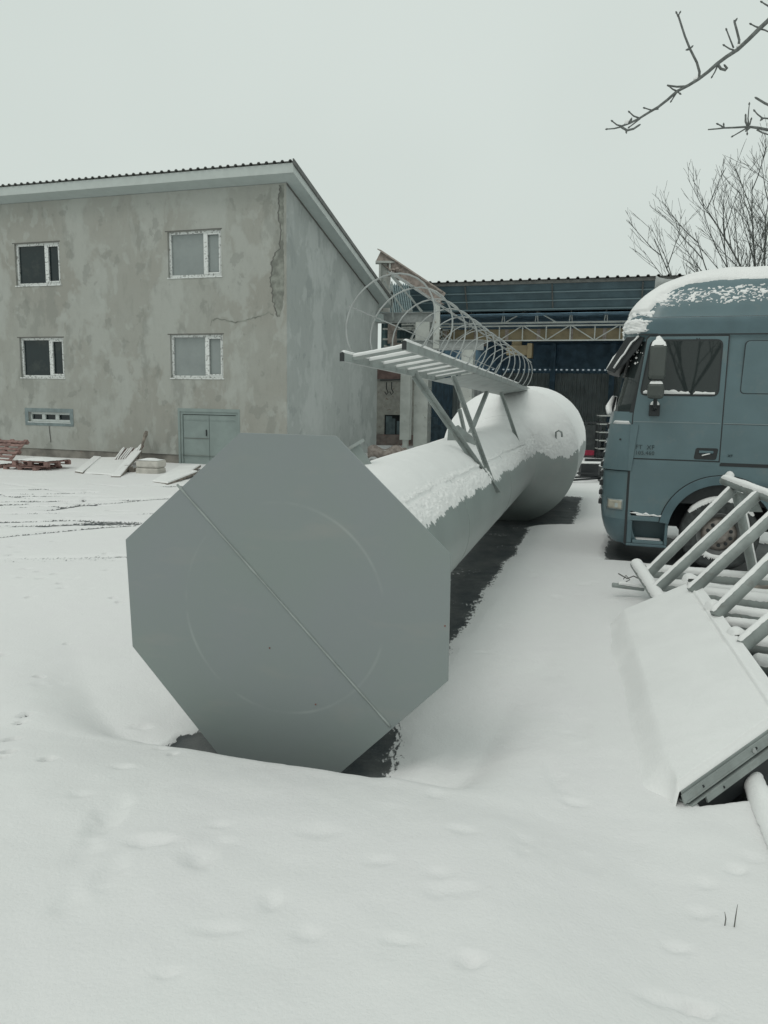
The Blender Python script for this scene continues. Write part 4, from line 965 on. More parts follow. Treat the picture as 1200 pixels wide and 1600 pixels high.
# sleeper side panel
sp_ = rounded([(-.11, 2.40), (-1.5, 2.40), (-1.5, 3.07), (-.13, 3.07)], .06)
sp_ = rounded([(-.11, 2.40), (-.74, 2.40), (-.74, 3.07), (-.13, 3.07)], .06)
sidepoly(sp_, -.02, .005, 'sleeper_panel', M_truck, bevel=.006); sidepoly(rounded(grow([(-.11, 2.40), (-.74, 2.40), (-.74, 3.07), (-.13, 3.07)], .008), .06), -.02, .001, 'panel_gap', M_black, tr, bevel=0)
# door handle, badge
hd = sidepoly(rounded([(.40, 1.515), (.12, 1.515), (.10, 1.67), (.38, 1.67)], .03), .004, .0125, 'handle_recess', M_black, door, bevel=.003)
MB().box(.16, .34, .012, .03, 1.60, 1.635).build('door_handle', M_truckd, hd, bevel=.008)
MB().tube([(.30, .02, 1.57), (.25, .024, 1.585), (.20, .02, 1.60)], .008, 5).build('handle_snow', M_snow, hd)
def text3d(s, size, loc, m, par, name, ext=.004):
    cv = bpy.data.curves.new(name, 'FONT'); cv.body = s; cv.size = size; cv.extrude = ext; cv.space_character = 1.05
    o = bpy.data.objects.new(name + '_tmp', cv); COL.objects.link(o); dg = bpy.context.evaluated_depsgraph_get(); me = bpy.data.meshes.new_from_object(o.evaluated_get(dg))
    bpy.data.objects.remove(o)
    Mx = Matrix.Translation(Vector(loc)) @ Matrix(((-1, 0, 0, 0), (0, 0, 1, 0), (0, 1, 0, 0), (0, 0, 0, 1)))
    me.transform(Mx); me.materials.clear(); me.materials.append(m); r = bpy.data.objects.new(name, me); COL.objects.link(r); r.parent = par; return r
text3d('FT  XF', .085, (1.155, .012, 1.625), M_badgeD, door, 'badge_text'); text3d('105.460', .075, (1.155, .012, 1.55), M_badgeD, door, 'badge_text')
text3d('FT  XF', .085, (1.158, .0105, 1.622), M_badge, door, 'badge_text', .003); text3d('105.460', .075, (1.158, .0105, 1.547), M_badge, door, 'badge_text', .003)
text3d('XF', .05, (-.02, .004, 1.56), M_badgeD, tr, 'small_badge')
# lower side: fender panel with wheel arch
def arc(r, a0, a1, n, cx=0.0, cz=.52): return [(cx + r * math.cos(R(a0 + (a1 - a0) * k / n)), cz + r * math.sin(R(a0 + (a1 - a0) * k / n))) for k in range(n + 1)]
for side, (ya, yb) in (('near', (-.05, .004)), ('far', (-2.504, -2.45))):
    A = arc(.70, 12, 168, 24); mb = MB()
    n_ = len(A); B = []
    for x, z in A:
        t = math.atan2(z - .52, x)
        if x > 0: B.append((min(1.20, x / max(.001, (z - .52)) * (1.42 - .52)) if (z - .52) > .001 else 1.2, 0))
        else: B.append((max(-.80, x / (z - .52) * .9), 0))
    B = []
    for x, z in A:
        dx, dz = x, z - .52; k = min((1.20 if dx > 0 else .80) / max(abs(dx), 1e-4), .90 / max(dz, 1e-4)); B.append((dx * k, .52 + dz * k))
    # make sure the panel corners exist
    i1 = min(range(n_), key=lambda i: abs(B[i][0] - 1.2) + abs(B[i][1] - 1.42)); B[i1] = (1.20, 1.42); i2 = min(range(n_), key=lambda i: abs(B[i][0] + .8) + abs(B[i][1] - 1.42)); B[i2] = (-.80, 1.42)
    mb.strip(A, B, ya, yb); fp = mb.build('wheel_panel', M_truck, tr)
    A2 = arc(.665, 8, 172, 30); B2 = arc(.785, 8, 172, 30); mb = MB(); yo = .03 if side == 'near' else -2.53
    mb.strip(A2, B2, min(yb, yo) if side == 'near' else yo, max(yb, yo) if side == 'near' else ya); mb.build('arch_lip', M_truckd, fp, bevel=.006)
    A3 = arc(.785, 8, 172, 30); B3 = arc(.797, 8, 172, 30); MB().strip(A3, B3, yb - .01 if side == 'near' else ya - .003, yb + .003 if side == 'near' else ya + .01).build('arch_seam', M_black, fp)
MB().box(.72, 1.20, -.06, .004, .63, .70).build('step_panel_top', M_truck, tr, bevel=.01)
MB().box(-.8, 1.2, -2.42, -.08, .9, 1.42).build('cab_floor', M_black, tr)
mb = MB(); aa = arc(.66, 0, 180, 20); mb.strip(aa, arc(.69, 0, 180, 20), -.55, -.03); mb.build('wheel_housing', M_dark, tr); MB().box(-.7, .7, -.60, -.56, .5, 1.2).build('housing_back', M_dark, tr)
# bumper and corner
zb_ = [.28, .32, .38, .45, .55, .7, .85, 1.0, 1.15, 1.28, 1.31]
isdark = lambda x, y, z: z < .62 and x > 1.0
loft([.64, .7, .85, 1.0, 1.15, 1.28, 1.31], 1.215, 'bumper', M_truck)
loft([.28, .32, .38, .45, .55, .64], 1.235, 'lower_bumper', M_truckd)
for cond in ((lambda x, y, z: y > -.30), (lambda x, y, z: y < -2.2)): loft([1.325, 1.40, 1.5, 1.6, 1.7, 1.8, 1.9, 1.96], 1.235, 'corner_panel', M_truck, off=.02, only=cond)
loft([1.31, 1.325], 1.20, 'bumper_gap', M_black, off=-.02)
MB().box(1.2, 1.232, -.03, .003, .3, 1.42).build('bumper_seam', M_black, tr)
mb = MB()
for k in range(9):
    z = .80 + k * .135; xf = lerpt(z, AF); mb.box(xf - .05, xf + .045, -2.2, -.30, z, z + .07)
mb.build('grille', M_black, tr, bevel=.01)
mb = MB()
for k in range(9):
    z = .87 + k * .135; xf = lerpt(z, AF); mb.grid([[(xf - .02 + .055 * i / 3, -2.18 + 1.86 * j / 30, z + .018 * float(vnoise(j * .6, i, k)) * (1 if i in (1, 2) else .1)) for j in range(31)] for i in range(4)])
mb.build('grille_snow', M_snow, tr, smooth=True)
Pp = [[(x, surf(x, z) + .006, z) for x in np.linspace(1.27, 1.49, 10)] for z in np.linspace(.765, .915, 6)]
MB().grid(Pp).build('fog_lamp_rim', M_badge, tr, smooth=True, solid=.006)
lens = MB().grid([[(x, surf(x, z) + .014, z) for x in np.linspace(1.29, 1.475, 8)] for z in np.linspace(.78, .90, 5)]).build('fog_lamp', M_lens, tr, smooth=True, solid=.006)
MB().box(1.31, 1.38, surf(1.35, .84) + .016, surf(1.35, .84) + .022, .80, .86).build('reflector', M_soffit, lens)
for z in (.74, 1.11): MB().lathe([(0, .0), (.014, 0), (.014, .004), (0, .004)], 8, (1.36, surf(1.36, z) + .02, z + .64)).build('panel_bolt', M_black, tr)
# steps
st = MB(); st.box(.66, 1.20, -.34, -.30, .27, .63); st.box(.66, 1.20, -.30, -.0, .27, .31); st.box(.66, .70, -.30, -.0, .31, .63); st.box(1.13, 1.20, -.30, .0, .31, .63); st.build('step_box', M_truckd, tr, bevel=.012)
st = MB(); st.box(.71, 1.12, -.06, .002, .31, .36); st.build('step_edge', M_truck, tr, bevel=.012)
MB().grid([[(.73 + .38 * i / 16, -.28 + .25 * j / 6, .335 + .035 * math.sin(math.pi * j / 6) ** .5 * (1 if 0 < i < 16 else 0)) for j in range(7)] for i in range(17)]).build('step_snow', M_snow, tr, smooth=True)
MB().grid([[(1.17 - .42 * i / 16, .004 + .012 * (0 < j < 3), .735 - .035 * i / 16 + .04 * j / 3 * max(.1, float(vnoise(i * .5, 3, 5)))) for j in range(4)] for i in range(17)]).build('panel_snow', M_snow, tr, smooth=True)
# marker lamp
t_ = MB().lathe([(0, -.0), (.05, 0), (.055, .03), (.05, .07), (0, .075)], 16, (-.06, .0, 1.27)).build('marker_lamp', M_red, tr, smooth=True)
MB().lathe([(.06, 0), (.055, .03), (.03, .06), (0, .07)], 14, (-.06, .04, 1.31), 'z').build('lamp_snow', M_snow, tr, smooth=True)
MB().box(-2.2, -.12, -.1, .02, 1.20, 1.235).build('side_rail', M_truckd, tr); 
# sun visor
Pv = [[(lerpt(3.12, AF) + .02 + .30 * t - .06 * abs(2 * u - 1) ** 3 * 2.2 - .0, -.06 - 2.38 * u, 3.16 - .47 * t ** 1.3 - .03 * abs(2 * u - 1) ** 2) for t in np.linspace(0, 1, 8)] for u in np.linspace(0, 1, 24)]
MB().grid(Pv).build('sun_visor', M_black, tr, smooth=True, solid=.012)
Pv2 = [[(p[0] + .012, p[1], p[2] + .03 * float(vnoise(i * .6, j * .9, 11)) + (.035 if j > 4 else .005)) for j, p in enumerate(r)] for i, r in enumerate(Pv)]
MB().grid(Pv2).build('visor_snow', M_snow, tr, smooth=True, solid=.02)
for yc in (-.10, -2.43): MB().prism([(1.12, 3.14), (1.36, 3.14), (1.60, 2.70), (1.50, 2.66), (1.36, 2.78), (1.20, 2.98)], yc, yc + .02).build('visor_cheek', M_black, tr, bevel=.005)
# wipers with snow
mb = MB(); ms = MB()
for y0 in (-.35, -1.1, -1.9):
    a = (1.50, y0, 2.12); b = (1.47, y0 - .35, 2.32); mb.tube([a, b], .015, 6); ms.tube([(1.53, y0 + .05, 2.10), (1.55, y0 - .1, 2.18), (1.50, y0 - .3, 2.33)], [.04, .05, .025], 7)
mb.build('wiper', M_black, tr); ms.build('wiper_snow', M_snow, tr, smooth=True)
# pillar strip (black plastic between screen and door)
Pq = [[(pill(z) + dx, surf(pill(z) + dx, z) + .004, z) for dx in (-.055, -.03, -.005)] for z in np.linspace(2.12, 3.1, 12)]
MB().grid(Pq).build('pillar_trim', M_black, tr, smooth=True)
# mirrors
mi = MB(); mi.add([], []); mi.box(.84, 1.05, .20, .40, 2.56, 3.02); mir = mi.build('mirror', mat('mirror_shell', (.065, .075, .07), .5, var=.1), tr, bevel=.05)
MB().box(.84, 1.05, .20, .38, 2.31, 2.52).build('mirror', bpy.data.materials['mirror_shell'], tr, bevel=.045)
mb = MB(); mb.tube([(.94, .0, 2.16), (.94, .2, 2.20), (.94, .24, 2.34)], .028, 8); mb.box(.87, 1.01, .0, .06, 2.08, 2.24); mb.build('mirror_arm', M_black, tr, bevel=.01)
MB().tube([(.94, .0, 3.12), (.94, .24, 3.10), (.94, .26, 3.0)], .02, 8).build('mirror_arm', M_black, tr); MB().tube([(.95, .25, 2.5), (.95, .25, 2.6)], .03, 8).build('mirror_link', M_black, tr)
def snowcap(x0, x1, y0, y1, z, h, name, par, seed=0, n=12, ang=0):
    return MB().grid([[(x0 + (x1 - x0) * i / n, y0 + (y1 - y0) * j / n, z - .01 + (h + .4 * h * float(vnoise(i * .5, j * .5, seed))) * max(0, (1 - (2 * i / n - 1) ** 4) * (1 - (2 * j / n - 1) ** 4)) ** .6) for j in range(n + 1)] for i in range(n + 1)]).build(name, M_snow, par, smooth=True)
snowcap(.85, 1.04, .21, .39, 3.0, .07, 'mirror_snow', tr, 1); snowcap(.86, 1.03, .21, .37, 2.515, .035, 'mirror_snow', tr, 2); snowcap(.88, 1.0, .01, .12, 2.24, .04, 'arm_snow', tr, 3)
MB().tube([(.94, .26, 3.05), (.95, .27, 3.09), (.96, .27, 3.12)], [.06, .04, .02], 10).build('mirror_snow', M_snow, tr, smooth=True)
MB().grid([[(x, surf(x, 1.97) + .03 - .02 * (1 - j) , 1.955 + .05 * j * (1 if 0 < i < 9 else 0)) for j in (0, .6, 1)] + [(x, surf(x, 1.97) - .05, 1.99)] for i, x in enumerate(np.linspace(1.235, 1.47, 10))]).build('corner_snow', M_snow, tr, smooth=True)
# air horns
mb = MB()
for y0 in (-1.35, -1.75): mb.lathe([(.10, 0), (.065, -.05), (.04, -.16), (.025, -.40), (0, -.4)], 14, (1.02, y0, 4.03), 'x'); mb.bar((.75, y0, 3.93), (.75, y0, 4.02), .04)
mb.build('air_horn', M_galv, tr, smooth=True)
# roof snow: shell over the fairing
zz = np.concatenate([np.linspace(3.18, 3.9, 64), np.linspace(3.91, 4.01, 22)]); rows = []
def dens(o, m_=300):
    o = np.array(o); s = np.r_[0, np.cumsum(np.hypot(*np.diff(o, axis=0).T))]; q = np.linspace(0, s[-1], m_); return np.c_[np.interp(q, s, o[:, 0]), np.interp(q, s, o[:, 1])]
for z in zz: rows.append(np.c_[dens(outline(z, RA + max(0, z - 3.7) * .3, 24, 24, 20)), np.full(300, z)])
S = np.array(rows)
for t in (.85, .65, .45, .25, .05):
    r = S[85].copy(); cx = (r[:, 0].max() + r[:, 0].min()) / 2 ; r[:, 1] = -1.25 + (r[:, 1] + 1.25) * t; r[:, 0] = np.where(r[:, 0] > .2, .2 + (r[:, 0] - .2) * t, r[:, 0]); r[:, 2] = 4.01; S = np.concatenate([S, r[None]])
du = np.gradient(S, axis=0); dv = np.gradient(S, axis=1); Nn = np.cross(dv, du); Nn /= np.linalg.norm(Nn, axis=2, keepdims=True) + 1e-9
c0 = np.array([0, -1.25, 3.3]); sgn = np.sign(((S - c0) * Nn).sum(2, keepdims=True)); Nn *= sgn; Nn[86:] = (0, 0, 1)
X, Y_, Z = S[..., 0], S[..., 1], S[..., 2]; ii = np.arange(S.shape[0])[:, None] + 0 * X; jj = np.arange(300)[None] + 0 * X
frontness = sstep(.1, .55, Nn[..., 0])
n1 = fbm(X * 6 + Y_ * 6, Z * 9, 61, 4, .6); n2 = fbm((X + Z * .8) * 32 + Y_ * 6, Z * 52 - X * 9, 62, 3, .6)
line = np.interp(X, [-.8, 0, .4, .7, .95, 1.1], [3.90, 3.885, 3.86, 3.80, 3.66, 3.45]) + .05 * n1
top = sstep(0, .05, Z - line); t_top = top * (.045 + .05 * sstep(3.9, 4.01, Z) + .02 * n1)
tf = frontness * (.008 + .10 * n1 + .06 * n2) * sstep(3.16, 3.3, Z + .2 * n1)
band = np.exp(-((Z - (3.68 + .04 * X * -1)) / .085) ** 2); tb = np.where((n2 + .12 * n1 > .13 - .14 * band) & (band > .15), .010, -.01) * (X < 1.1)
tz_ = np.maximum(np.maximum(t_top, tf), np.where(top > .02, t_top, tb)); tz_ = np.where(tz_ < .004, -.012, tz_)
tz_[:, :2] = -.01; tz_[:, -2:] = -.01
S2 = S + Nn * tz_[..., None]
npmesh('roof_snow', S2.reshape(-1, 3), S2.shape[0], 300, M_snow, tr)
# snow flecks on the pillar corner
fl = MB()
for k in range(26):
    z = rs.uniform(2.75, 3.2); x = lerpt(z, AF) - rs.uniform(.02, .3); y = surf(x, z) + .006; s = rs.uniform(.006, .02); fl.add([(x - s, y, z), (x, y + .006, z + s), (x + s, y, z), (x, y + .004, z - s)], [(0, 1, 2, 3)])
fl.build('snow_flecks', M_snow, tr)
# wheels
def wheel(x, y, face, name_lbl=None, detail=True):
    """face=+1: outer side towards +y"""
    w = bpy.data.objects.new('wheel', None); 
    ty = MB(); prof_ = [(.29, 0), (.31, .0), (.36, .012), (.44, .016), (.485, .0), (.503, -.03), (.506, -.08), (.506, -.23), (.485, -.3), (.36, -.31), (.29, -.3)]
    ty.lathe([(r, h * face) for r, h in prof_], 56, (x, y, .505)); o = ty.build('wheel', M_rubber, tr, smooth=True)
    rm = MB(); rm.lathe([(.295, .006 * face), (.285, .01 * face), (.275, -.01 * face), (.255, -.05 * face), (.235, -.055 * face), (.23, -.09 * face)], 48, (x, y, .505)); rm.build('rim', M_rimd, o, smooth=True)
    ds = MB(); ds.lathe([(.235, -.10 * face), (.20, -.055 * face), (.175, -.03 * face), (.12, -.028 * face), (.115, -.012 * face), (.10, -.006 * face), (0, -.002 * face)], 48, (x, y, .505)); ds.build('disc', M_rim, o, smooth=True)
    if detail:
        for k in range(10):
            a = R(18 + 36 * k); cx, cz = x + .152 * math.cos(a), .505 + .152 * math.sin(a)
            nb = MB(); nb.lathe([(.026, -.034 * face), (.026, -.02 * face), (.018, -.018 * face), (.014, .002 * face), (0, .004 * face)], 8, (cx, y, cz)); nb.build('wheel_nut', M_black, o)
        tb_ = MB()
        for k in range(60):
            a = R(6 * k); 
            for yy in (-.10, -.19): tb_.box(0, 0, 0, 0, 0, 0) if False else None
    return o
fwh = wheel(0, -.02, 1); wheel(0, -2.48, -1, detail=False)
# snow on the tyre shoulder and rim
P = []
for k in range(90):
    a = R(35 + 110 * k / 89); row = []
    wv = .05 * float(vnoise(k * .9, 0, 3)) + .03 * float(vnoise(k * .25, 0, 4)); e = min(1, min(k, 89 - k) / 6)
    for r, h in ((.50 - .02 - wv * e, .0), (.487, .02 * e), (.507 + .012 * e, -.02), (.508 + .015 * e, -.1), (.505, -.2)): row.append((r * math.cos(a), -.02 + h + .004, .505 + r * math.sin(a)))
    P.append(row)
MB().grid(P).build('tyre_snow', M_snow, fwh, smooth=True)
P = []
for k in range(80):
    a = R(205 + 125 * k / 79); e = min(1, min(k, 79 - k) / 8); wv = .05 * float(vnoise(k * 1.1, 0, 9)) * e
    P.append([((.29 - .01 * e) * math.cos(a), -.01, .505 + (.29 - .01 * e) * math.sin(a)), ((.31 + wv * .5) * math.cos(a), .012, .505 + (.31 + wv * .5) * math.sin(a)), ((.325 + wv) * math.cos(a), -.002, .505 + (.325 + wv) * math.sin(a))])
MB().grid(P).build('rim_snow', M_snow, fwh, smooth=True)
# chassis, tank, rear axle
mb = MB(); mb.box(-4.9, 1.1, -.86, -.79, .72, .98); mb.box(-4.9, 1.1, -1.71, -1.64, .72, .98)
for x in (-4.8, -3.2, -1.6): mb.box(x, x + .1, -1.64, -.86, .75, .95)
mb.build('chassis', M_black, tr)
MB().prism(rounded([(-1.05, .42), (-2.3, .42), (-2.3, 1.02), (-1.05, 1.02)], .1), -.72, -.08).build('fuel_tank', M_galv, tr, bevel=.01)
MB().prism([(math.cos(R(20 * k)) * .5 - 3.6, math.sin(R(20 * k)) * .12 + 1.16) for k in range(18)], -1.7, -.8).build('fifth_wheel', M_black, tr)
for y in (-.02, -2.48): wheel(-3.6, y, 1 if y > -1 else -1, detail=False)
MB().box(-.1, .1, -2.3, -.3, .42, .6).build('front_axle', M_black, tr); MB().box(-3.7, -3.5, -2.3, -.3, .42, .6).build('rear_axle', M_black, tr)
MB().box(-1.0, -.84, -2.4, -.1, 1.0, 2.8).build('air_intake', M_black, tr)
# ------------------------------------------------------------------ steel ladder rack at the right
def capped(mb, p, q, r, n=12): mb.tube([p, q], r, n)
rk = thing('pipe_trestle', 'grey tubular steel frame with slanting round bars leaning over the pipes at right', 'steel frame', (3.4, 7.6, 0), 0)
UR0 = at(1130, 751, 8.8); UR1 = at(1215, 783, 7.75); ud = (UR1 - UR0).normalized(); UR1 = UR0 + ud * 4.6
LR0 = at(993, 882, 8.75); LR1 = at(1034, 945, 7.6)
ld = (LR1 - LR0).normalized()
mb = MB(); capped(mb, UR0, UR1, .048); mb.build('top_rail', M_paint2, rk, world=True, smooth=True, bevel=0)
mb = MB(); capped(mb, LR0, LR0 + ld * 2.0, .06); mb.build('bottom_rail', M_paint2, rk, world=True, smooth=True)
bars = [((1012, 899, 8.45), (1148, 763, 8.6), .050), ((1020, 927, 7.9), (1186, 773, 8.05), .052), ((1080, 925, 7.3), (1228, 789, 7.45), .052), ((1118, 962, 6.35), (1262, 822, 6.7), .053), ((1160, 1010, 5.6), (1330, 868, 5.95), .054)]
sn = MB()
for k, (a, b, r) in enumerate(bars):
    p = at(*a); q = at(*b); mb = MB(); capped(mb, p, q, r, 14); mb.build('slant_bar', M_paint2, rk, world=True, smooth=True)
    snowbar(sn, p, q, r, .018, half=46, n=9, seg=.014, seed=k + 50, off=-34)
snowbar(sn, UR0, UR1, .048, .035, half=60, n=9, seg=.02, seed=60, off=-10); snowbar(sn, LR0, LR0 + ld * 1.3, .06, .03, half=75, n=9, seg=.02, seed=61)
sn.build('bar_snow', M_snow, rk, world=True, smooth=True)
mb = MB(); mb.add([p + Vector((0, dy, 0)) for dy in (0, .02) for p in (at(1150, 768, 8.55), at(1180, 775, 8.35), at(1192, 800, 8.3), at(1172, 800, 8.4))], [(0, 1, 2, 3), (7, 6, 5, 4), (0, 4, 5, 1), (1, 5, 6, 2), (2, 6, 7, 3), (3, 7, 4, 0)]); mb.build('gusset', M_paint2, rk, world=True)
for a, b in (((1150, 768, 8.7), (1204, 855, 9.0)), ((1230, 792, 7.6), (1290, 905, 8.2))):
    p = at(*a); q = at(*b); q.z = max(.05, q.z); mb = MB(); mb.tube([p, Vector((p.x + .55, p.y + .45, .05))], .05, 12); mb.build('prop', M_paint2, rk, world=True, smooth=True)
    sn = MB(); snowbar(sn, p, Vector((p.x + .55, p.y + .45, .05)), .05, .03, seed=3); sn.build('prop_snow', M_snow, rk, world=True, smooth=True)
# horizontal pipes lying below
i_ = 0
for (a, b, r, lbl) in (((1008, 893), (1200, 909), .07, 'grey pipe at the back of the row, just before the lorry wheel'), ((1028, 915), (1200, 934), .06, 'second grey pipe from the back of the row below the slanting bars'),
                       ((1085, 930), (1200, 943), .07, 'third grey pipe from the back of the row below the slanting bars'), ((1120, 957), (1200, 968), .065, 'grey pipe lying level with the first bolt eye of the snowy panel'), ((1130, 978), (1200, 986), .06, 'grey pipe buried in snow between the two lowest bolt eyes'),
                       ((1160, 1008), (1200, 1013), .075, 'thick grey pipe lying beside the lowest bolt eye at the right edge'), ((1175, 1040), (1205, 1044), .07, 'grey pipe nearest the viewer in the row below the slanting bars')):
    y = 2.3 * 1200 / 1.0 / ((a[1] - 629)); z0 = .26; yy = (2.3 - z0) * 1200 / (a[1] - 632) * .985
    p = at(a[0], a[1], yy); q = at(b[0], b[1], yy * .99); d = (q - p).normalized(); q = p + d * 3.2
    t = thing('steel_pipe', lbl, 'pipe', (p.x, p.y, 0), 0, 'grey pipes lying under the frame')
    MB().tube([p, q], r, 14).build('tube', M_paint2, t, world=True, smooth=True)
    sn = MB(); snowbar(sn, p, q, r, .035, half=66, n=9, seg=.02, seed=70 + i_); sn.build('snow', M_snow, t, world=True, smooth=True); i_ += 1
for k, (yy) in enumerate((6.3, 8.6)):
    t = thing('timber_bearer', ['snowy timber under the pipes behind the panel corner', 'snowy timber under the pipes near the lorry wheel'][k], 'timber', (3.5, yy, 0), .1)
    MB().box(-.06, 3.0, -.08, .08, 0, .17).build('beam', M_wood, t)
t = thing('steel_rod', 'thin dark rod with twisted wire lying in snow left of the frame foot', 'rod', tuple(gnd(960, 918, .1)), 0)
p = at(957, 914, 8.5); q = at(1006, 920, 8.5); mb = MB(); mb.tube([p, q], .028, 8); mb.build('rod', M_paint2, t, world=True)
mb = MB(); mb.tube([at(966, 896, 8.6), at(971, 899, 8.6), at(980, 904, 8.6), at(990, 900, 8.6), at(1000, 905, 8.6)], .007, 5); mb.tube([at(974, 905, 8.6), at(978, 899, 8.6), at(984, 906, 8.6), at(978, 909, 8.6)], .006, 5); mb.build('wire', M_crack, t, world=True)
sn = MB(); snowbar(sn, p + Vector((.06, 0, 0)), q, .028, .02, seed=5); sn.build('snow', M_snow, t, world=True)
# tilted snow covered panel
NLc = at(1062, 1232, 3.86); NRc = at(1238, 1108, 4.38); FRc = at(1091, 907, 7.7); FLc = at(980, 953, 7.6)
pn = thing('snowy_panel', 'long tilted steel panel buried under smooth snow with riveted angle edges at right', 'panel', (2.4, 5.8, 0), 0)
nrm = (NRc - NLc).cross(FLc - NLc).normalized()
if nrm.z < 0: nrm = -nrm
mb = MB(); C_ = [NLc, NRc, FRc, FLc]; mb.add([p - nrm * .02 for p in C_] + [p - nrm * .05 for p in C_], [(0, 1, 2, 3), (7, 6, 5, 4), (0, 4, 5, 1), (1, 5, 6, 2), (2, 6, 7, 3), (3, 7, 4, 0)]); mb.build('sheet', M_paint2, pn, world=True)
nd = (NRc - NLc).normalized(); fd = (FLc - NLc).normalized()
o1 = -nrm * .058 - fd * .012; mb = MB(); mb.bar(NLc + o1 - nd * .0, NRc + o1, .012, .05, up=nrm); mb.bar(NLc + o1 - nrm * .024 + fd * .03, NRc + o1 - nrm * .024 + fd * .03, .06, .010, up=nrm); mb.build('edge_angle', M_paint2, pn, world=True)
o2 = -nrm * .130 - fd * .02; mb = MB(); mb.bar(NLc + o2 + nd * .16, NRc + o2, .012, .042, up=nrm); mb.bar(NLc + o2 + nd * .02 + nrm * .022 + fd * .03, NRc + o2 + nrm * .022 + fd * .03, .06, .010, up=nrm); mb.build('lower_angle', M_paint2, pn, world=True)
W_ = (NRc - NLc).length
for k, (o, ts) in enumerate(((o1, (.16, .62, .80)), (o2, (.30, .72, .93)))):
    for t_2 in ts:
        c = NLc + nd * (W_ * t_2) + o - fd * .007; MB().tube([c, c - fd * .004], .0085 if k == 0 else .008, 12).build('bolt_hole', M_black, pn, world=True)
c = NLc + nd * W_ * .60 + o1 - fd * .01; MB().tube([c, c - fd * .02], .012, 6).build('bolt_head', M_galv, pn, world=True)
MB().bar(NLc + fd * .05 - nrm * .15, NRc + fd * .05 - nrm * .15, .05, .2, up=nrm).build('cross_beam', M_black, pn, world=True)
for e in (.35, 1.0):
    p = NRc.lerp(FRc, e * .9) - nd * .12 - nrm * .06; MB().box(p.x - .08, p.x + .08, p.y - .08, p.y + .08, -.02, p.z).build('support_leg', M_paint2, pn, world=True)
# snow on the panel: heightfield in panel coordinates
nu, nv = 90, 220; P = np.zeros((nu, nv, 3)); U = np.linspace(0, 1, nu)[:, None] + np.zeros((1, nv)); Vv = np.linspace(0, 1, nv)[None] + np.zeros((nu, 1))
for c in range(3): P[..., c] = (NLc[c] * (1 - U) + NRc[c] * U) * (1 - Vv) + (FLc[c] * (1 - U) + FRc[c] * U) * Vv
X, Y_ = P[..., 0], P[..., 1]
ridge = .012 * np.exp(-((U - .86) / .012) ** 2) - .022 * np.exp(-((U - .835 + .004 * fbm(Vv * 30, U * 0, 3, 2)) / .007) ** 2) * (.4 + .6 * sstep(-.1, .1, fbm(Vv * 9, U * 0, 14, 3)))
edge = sstep(0, .03, 1 - U) ** .5 * sstep(0, .004, Vv) ** .5 * sstep(0, .02, 1 - Vv) ** .5
hh = (.036 + .010 * fbm(X * 1.5, Y_ * 1.5, 8, 3) + .004 * fbm(X * 12, Y_ * 12, 9, 3) + ridge) * edge
P += np.array(nrm)[None, None] * hh[..., None]; P[..., 2] -= .02 * (1 - edge)
# left side: drift running down into the yard snow
ext = []
for k in range(1, 15):
    t = k / 14; r = P[0].copy(); dirv = -np.array(nd); dirv[2] = 0; dirv /= np.linalg.norm(dirv); wv = (.30 + .16 * fbm(Y_[0] * 1.2, Y_[0] * 0, 3, 3)) * (.12 + .88 * sstep(0, .10, Vv[0]))
    r[:, 0] += dirv[0] * t * wv; r[:, 1] += dirv[1] * t * wv
    zg, _ = fieldz(r[:, 0].copy(), r[:, 1].copy()); s = t * t * (3 - 2 * t)
    endf = sstep(0, .03, Vv[0]); r[:, 2] = (P[0][:, 2] - .05 * t) * (1 - s) + (zg - .015) * s; ext.append(r)
P = np.concatenate([np.array(ext[::-1]), P])
npmesh('panel_snow', P.reshape(-1, 3) - np.array(pn.location)[None], P.shape[0], nv, M_snow, pn)
# bolt eyes on the panel's outer edge
for k, (px, py, D) in enumerate(((1088, 909, 7.6), (1127, 953, 6.5), (1165, 998, 5.75))):
    c = at(px, py, D); MB().tube([c, c + Vector((-.02, .10, 0))], .036, 14).build('eye_tube', M_paint2, pn, world=True, smooth=False)
    MB().tube([c - Vector((-.001, .003, 0)), c + Vector((0, .001, 0))], .026, 14).build('eye_hole', M_black, pn, world=True)
    MB().grid([[(c.x - .10 + .14 * i / 8, c.y - .0 + .14 * j / 6, c.z + .03 + .035 * (1 - (i / 4 - 1) ** 2) * (1 if 0 < j < 6 else 0) - (.05 if i == 0 else 0)) for j in range(7)] for i in range(9)]).build('eye_snow', M_snow, pn, smooth=True, world=True)
# thick pipe at the bottom right
t = thing('steel_pipe', 'thick snow topped pipe slanting out of the frame at the lower right edge', 'pipe', tuple(at(1165, 1200, 4.3)), 0)
p = at(1170, 1207, 4.35); q = at(1215, 1312, 3.55); d = (q - p).normalized(); q = p + d * 2.2; p0 = p
MB().tube([p, q], .058, 18).build('tube', M_paint2, t, world=True, smooth=True); sn = MB(); snowbar(sn, p, q, .058, .035, half=62, n=11, seg=.015, seed=90, off=22); sn.build('snow', M_snow, t, world=True, smooth=True)
t = thing('steel_sheet_offcut', 'snowy steel offcut behind the thick pipe under the panel', 'scrap metal', tuple(at(1200, 1160, 4.9)), 0)
c = at(1200, 1165, 4.9); MB().box(c.x - .05, c.x + .8, c.y, c.y + .5, c.z - .15, c.z).build('sheet', M_paint2, t, world=True, bevel=.01); MB().box(c.x - .04, c.x + .8, c.y + .01, c.y + .49, c.z + .001, c.z + .05).build('snow', M_snow, t, world=True, bevel=.02)
